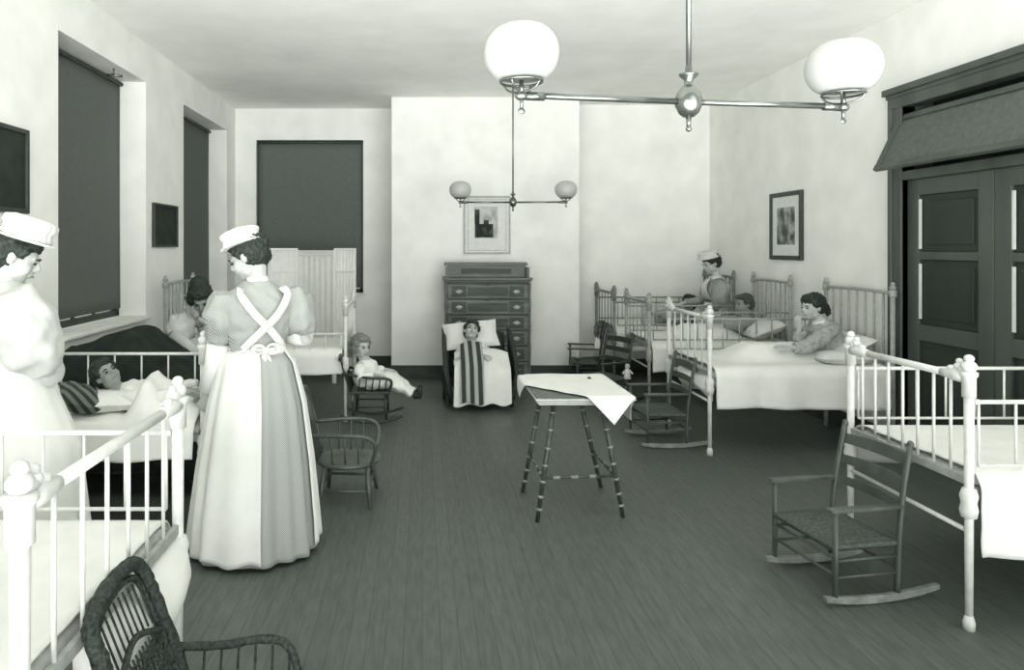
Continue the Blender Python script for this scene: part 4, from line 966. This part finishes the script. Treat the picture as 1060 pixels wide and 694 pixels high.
cloth_tube(o, 'nightgown', [T(-.12), T(.1), T(.35), T(.6), T(.82), T(.95), T(1.03)], [(.17, .15), (.165, .14), (.15, .125), (.15, .12), (.15, .11), (.09, .075), (.056, .05)], 'shirt', side=lat, disp=.016, ds=16, vox=.007)
for S, E_, W_ in ((shl, ell_, wl), (shr, elr, wr_)):
    cloth_tube(o, 'sleeve', [S+V((0, 0, .005)), S.lerp(E_, .4), E_, E_.lerp(W_, .4), E_.lerp(W_, .82)], [.056, .066, .060, .052, .040], 'shirt', disp=.014, vox=.007)
MB().tube([neck+V((.005, 0, -.02)), neck+V((-.002, 0, .012))], [.066, .052], 24).build('collar', 'sheet2', o, solid=.006)
MB().ball(hc+Q @ V((0, -.135, -.030)), (.030, .030, .012), 12, 8, Q).build('hair_ribbon', 'black', o)

# ---- boy sitting in the grey crib
Zb = 7.18
o = thing('person', 'boy with short hair and grey shirt sitting up in the grey crib, facing left', 'person', (3.25, Zb, .70))
hc = N(770, 315, Zb); Q = frame3((-.97, -.2, -.05)); neck = N(772, 329, Zb); hips = V((3.34, Zb, .75)); lat = V((-.1, .99, 0)).normalized()
shl, shr = neck+V((.01, -.12, -.045)), neck+V((.0, .12, -.045)); ell_, elr = V((3.18, Zb-.2, .80)), V((3.16, Zb+.2, .80)); wl, wr_ = V((3.02, Zb-.12, .83)), V((3.0, Zb+.12, .83))
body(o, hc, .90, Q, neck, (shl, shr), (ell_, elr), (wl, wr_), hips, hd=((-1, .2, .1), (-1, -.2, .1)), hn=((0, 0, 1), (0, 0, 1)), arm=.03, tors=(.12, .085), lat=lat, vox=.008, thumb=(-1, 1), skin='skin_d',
     kn=(V((2.9, Zb-.09, .75)), V((2.9, Zb+.09, .75))), an=(V((2.68, Zb-.08, .70)), V((2.68, Zb+.08, .70))), leg=.04)
hair(o, hc, .92, Q, 'hair_b', back=.95)
up = neck-hips; T = lambda t: hips+up*t
cloth_tube(o, 'shirt', [T(-.12), T(.1), T(.4), T(.7), T(.9), T(1.03)], [(.15, .13), (.145, .12), (.14, .11), (.145, .11), (.10, .08), (.052, .048)], 'dress_g', side=lat, disp=.014)
for S, E_, W_ in ((shl, ell_, wl), (shr, elr, wr_)): cloth_tube(o, 'sleeve', [S, S.lerp(E_, .4), E_, E_.lerp(W_, .8)], [.052, .058, .054, .038], 'dress_g', disp=.012)

# ---- child lying back in the corner crib
o = thing('person', 'dark-haired child lying back in the corner crib behind the bars', 'person', (3.18, 8.36, .70))
hc = N(713, 314, 8.34); Q = frame3((-.75, -.55, .35)); neck = hc+V((.03, .0, -.13)); hips = V((2.86, 8.4, .73)); lat = V((-.1, .99, 0)).normalized()
shl, shr = neck+V((.0, -.11, -.04)), neck+V((.0, .11, -.04)); ell_, elr = V((2.98, 8.22, .74)), V((2.98, 8.58, .74)); wl, wr_ = V((2.82, 8.26, .78)), V((2.82, 8.52, .78))
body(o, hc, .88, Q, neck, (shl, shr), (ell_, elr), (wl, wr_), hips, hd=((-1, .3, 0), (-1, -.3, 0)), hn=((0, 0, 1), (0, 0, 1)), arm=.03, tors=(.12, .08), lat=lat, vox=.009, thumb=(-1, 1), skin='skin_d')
hair(o, hc, .92, Q, 'hair', parts=((0, .03, .06, .072, .05, .04),))
up = neck-hips; T = lambda t: hips+up*t
cloth_tube(o, 'nightshirt', [T(-.1), T(.3), T(.7), T(.9), T(1.03)], [(.14, .09), (.14, .095), (.145, .10), (.10, .08), (.052, .048)], 'dress_g', side=lat, disp=.012)
for S, E_, W_ in ((shl, ell_, wl), (shr, elr, wr_)): cloth_tube(o, 'sleeve', [S, S.lerp(E_, .4), E_, E_.lerp(W_, .8)], [.05, .055, .05, .036], 'dress_g')

# ---- child asleep in the left crib
o = thing('person', 'sleeping child with head on the white pillow in the left crib', 'person', (-1.6, 3.95, .70))
hc = N(110, 388, 3.96); Q = frame3((.62, -.60, .45), up=(-.7, .1, .7)); neck = hc+V((.09, .0, -.095)); hips = V((-1.26, 3.96, .71)); lat = V((.1, .95, .2)).normalized()
shl, shr = neck+V((.03, -.10, -.02)), neck+V((.03, .10, .0)); ell_, elr = V((-1.42, 3.82, .76)), V((-1.42, 4.10, .76)); wl, wr_ = V((-1.28, 3.84, .80)), V((-1.28, 4.06, .80))
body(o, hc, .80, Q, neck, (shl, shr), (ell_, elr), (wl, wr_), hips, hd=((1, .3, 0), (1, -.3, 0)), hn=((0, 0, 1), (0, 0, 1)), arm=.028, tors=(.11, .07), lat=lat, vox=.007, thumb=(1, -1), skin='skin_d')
hair(o, hc, .83, Q, 'hair', parts=((0, .03, .066, .066, .045, .03),))
up = neck-hips; T = lambda t: hips+up*t
cloth_tube(o, 'nightshirt', [T(-.1), T(.3), T(.7), T(.9), T(1.0)], [(.12, .06), (.12, .065), (.12, .075), (.10, .07), (.052, .048)], 'sheet2', side=lat, disp=.012)
for S, E_, W_ in ((shl, ell_, wl), (shr, elr, wr_)): cloth_tube(o, 'sleeve', [S, S.lerp(E_, .4), E_, E_.lerp(W_, .8)], [.045, .05, .046, .034], 'sheet2')

# ---- toddler in the low rocker
o = thing('person', 'fair-haired toddler in a long white dress seated in the low rocking chair', 'person', (-.50, 6.42, .29))
Zt = 6.40
hc = N(374, 359, Zt); Q = frame3((.62, -.74, -.10)); hips = V((-.50, Zt+.02, .36)); neck = N(378, 373, Zt); lat = V((.55, .83, 0)).normalized()
if lat.dot(Q.col[0]) < 0: lat = -lat
shl, shr = neck-lat*.085+V((0, 0, -.035)), neck+lat*.085+V((0, 0, -.035))
ell_, elr = V((-.48, Zt+.14, .44)), V((-.56, Zt-.14, .42)); 
if (shl-ell_).length > (shl-elr).length: ell_, elr = elr, ell_
wl, wr_ = ell_+V((.14, -.0, .0)), elr+V((.14, .02, .02))
kn = (V((-.30, Zt-.05, .36)), V((-.30, Zt+.06, .36))); an = (V((-.10, Zt-.10, .255)), V((-.10, Zt+.02, .26)))
body(o, hc, .93, Q, neck, (shl, shr), (ell_, elr), (wl, wr_), hips, kn=kn, an=an, hd=((1, .1, -.2), (1, .1, -.2)), hn=((0, 0, 1), (0, 0, 1)), arm=.028, tors=(.10, .08), lat=lat, vox=.007, thumb=(1, -1), leg=.042)
hair(o, hc, .98, Q, 'hair_l', parts=((-.07, -.02, -.02, .03, .05, .05), (.07, -.02, -.02, .03, .05, .05)))
up = neck-hips; T = lambda t: hips+up*t
cloth_tube(o, 'dress', [T(-.1), T(.2), T(.5), T(.8), T(.95), T(1.05)], [(.13, .11), (.13, .11), (.115, .10), (.12, .095), (.085, .07), (.05, .045)], 'sheet', side=lat, disp=.014, ds=20,
   extra=lambda b: b.tube([hips, V((-.38, Zt, .37)), V((-.27, Zt, .36)), V((-.17, Zt-.02, .305)), V((-.09, Zt-.03, .255))], [(.13, .09), (.145, .085), (.14, .075), (.13, .06), (.125, .045)], 18, side=(0, 1, 0)))
for S, E_, W_ in ((shl, ell_, wl), (shr, elr, wr_)): cloth_tube(o, 'sleeve', [S, S.lerp(E_, .4), E_, E_.lerp(W_, .85)], [.045, .056, .048, .032], 'sheet', disp=.010)
for a in an: 
    a = a+V((.045, 0, -.01)); MB().tube([a-V((.03, 0, 0)), a, a+V((.03, -.005, -.005)), a+V((.035, -.01, .035)), a+V((.04, -.012, .07))], [.026, .03, .028, .025, .016], 12).build('boot', 'shoe', o, remesh=.007)

# ---- child in the recliner
o = thing('person', 'child reclining on the big pillow in the wicker recliner under blankets', 'person', (.56, 7.2, .42))
hc = N(488, 343, 7.26); Q = frame3((.08, -.80, .50), roll=R(-14)); neck = hc+V((.02, -.02, -.13)); hips = V((.58, 7.08, .36)); lat = V((-1, 0, 0))
if lat.dot(Q.col[0]) < 0: lat = -lat
sg = -lat
shl, shr = neck+sg*.115+V((0, 0, -.05)), neck-sg*.115+V((0, 0, -.05))
ell_, elr = shl+sg*.05+V((0, -.06, -.14)), shr-sg*.05+V((0, -.06, -.14)); wl, wr_ = V((.58-.02*sg.x*-1, 6.98, .50)), V((.56-.12, 6.99, .47))
if sg.x < 0: wl, wr_ = V((.46, 6.99, .47)), V((.66, 6.97, .50))
body(o, hc, .95, Q, neck, (shl, shr), (ell_, elr), (wl, wr_), hips, kn=(V((.48, 6.85, .36)), V((.68, 6.85, .36))), an=(V((.48, 6.78, .12)), V((.68, 6.78, .12))),
     hd=((.3, -.5, .0), (-.6, -.4, 0)), hn=((0, -.5, .8), (0, -.5, .8)), arm=.03, tors=(.12, .085), lat=lat, vox=.007, thumb=(1, -1), leg=.045)
hair(o, hc, 1.0, Q, 'hair', parts=((0, .03, .066, .066, .045, .03),))
up = neck-hips; T = lambda t: hips+up*t
cloth_tube(o, 'nightshirt', [T(-.1), T(.3), T(.7), T(.9), T(1.03)], [(.14, .09), (.14, .095), (.145, .10), (.10, .08), (.052, .048)], 'sheet', side=lat, disp=.012)
for S, E_, W_ in ((shl, ell_, wl), (shr, elr, wr_)): cloth_tube(o, 'sleeve', [S, S.lerp(E_, .4), E_, E_.lerp(W_, .85)], [.05, .058, .05, .036], 'sheet', disp=.010)
def blanket(name, label, cat, x0, x1, m, zt, s0, s1, off=0, seed=0):
    # runs from the chest over the knees and down the front to near the floor
    path = curve([(0, 7.13, .60), (0, 7.02, .53), (0, 6.88, .46), (0, 6.80, .40), (0, 6.745, .26), (0, 6.70, .10), (0, 6.69, .05)], 8); n = len(path)-1
    def fn(u, v):
        t = s0+(s1-s0)*v; f = t*n; i = min(int(f), n-1); p = path[i].lerp(path[i+1], f-i)
        x = x0+(x1-x0)*u; e = abs(2*(x-.585)/.56); w = noise.noise(V((x*7, t*4, seed)))
        sx_ = x+(-.02+.05*(x-.55))*t
        return (sx_, p.y-off+.02*w+.03*max(0, e-.6), p.z+off*.8-.09*max(0, e-.5)*(1-t)+.02*w+.012*math.sin(x*30)*t)
    return tag(MB().grid(fn, 36, 46).build(name, m, None, solid=.008), label, cat)
blanket('white_blanket', 'white blanket covering the lap of the child in the recliner', 'blanket', .33, .87, 'sheet', 0, .10, .93, 0, 1)
blanket('striped_shawl', 'dark striped shawl down the left half of the child\'s white blanket', 'shawl', .39, .61, 'stripe_b', 0, .0, .93, .028, 2)
# ------------------------------------------------------------------ light and camera
def area(name, loc, to, sx, sy, e):
    l = bpy.data.lights.new(name, 'AREA'); l.shape = 'RECTANGLE'; l.size = sx; l.size_y = sy; l.energy = e
    l.color = (1, 1, 1); ob = bpy.data.objects.new(name, l); COL.objects.link(ob); ob.location = loc
    ob.rotation_euler = (V(to)-V(loc)).to_track_quat('-Z', 'Y').to_euler(); return ob
def sun(name, d, e, ang):
    s = bpy.data.lights.new(name, 'SUN'); s.energy = e; s.angle = R(ang); so = bpy.data.objects.new(name, s); COL.objects.link(so)
    so.rotation_euler = V(d).to_track_quat('-Z', 'Y').to_euler()
sun('rear_window_daylight', (-.30, 1, -.12), .8, 50)
sun('upward_fill_sun', (.15, 1, .95), 1.5, 50)  # added fill sun shining up from below the horizon to brighten the ceiling
sun('upward_fill_sun', (.55, 1, .50), 2.9, 60)  # added upward fill, turned towards the right wall
sun('upward_fill_sun', (-.45, 1, .52), 2.4, 60)  # added upward fill, turned towards the left wall
w = bpy.data.worlds.new('world'); scn.world = w; w.use_nodes = True
w.node_tree.nodes['Background'].inputs[0].default_value = (.97, 1, .95, 1); w.node_tree.nodes['Background'].inputs[1].default_value = 0.48
cd = bpy.data.cameras.new('camera'); cam = bpy.data.objects.new('camera', cd); COL.objects.link(cam)
cam.location = (0, 0, EYE); cam.rotation_euler = (R(90), 0, 0)
cd.sensor_width = 36; cd.lens = F/1060*36; cd.shift_x = (530-VX)/1060; cd.shift_y = -(347-VY)/1060; cd.clip_start = .05
scn.camera = cam
vs = scn.view_settings; vs.view_transform = 'Standard'; vs.look = 'None'; vs.gamma = 1; vs.use_curve_mapping = False; vs.exposure = 0.86
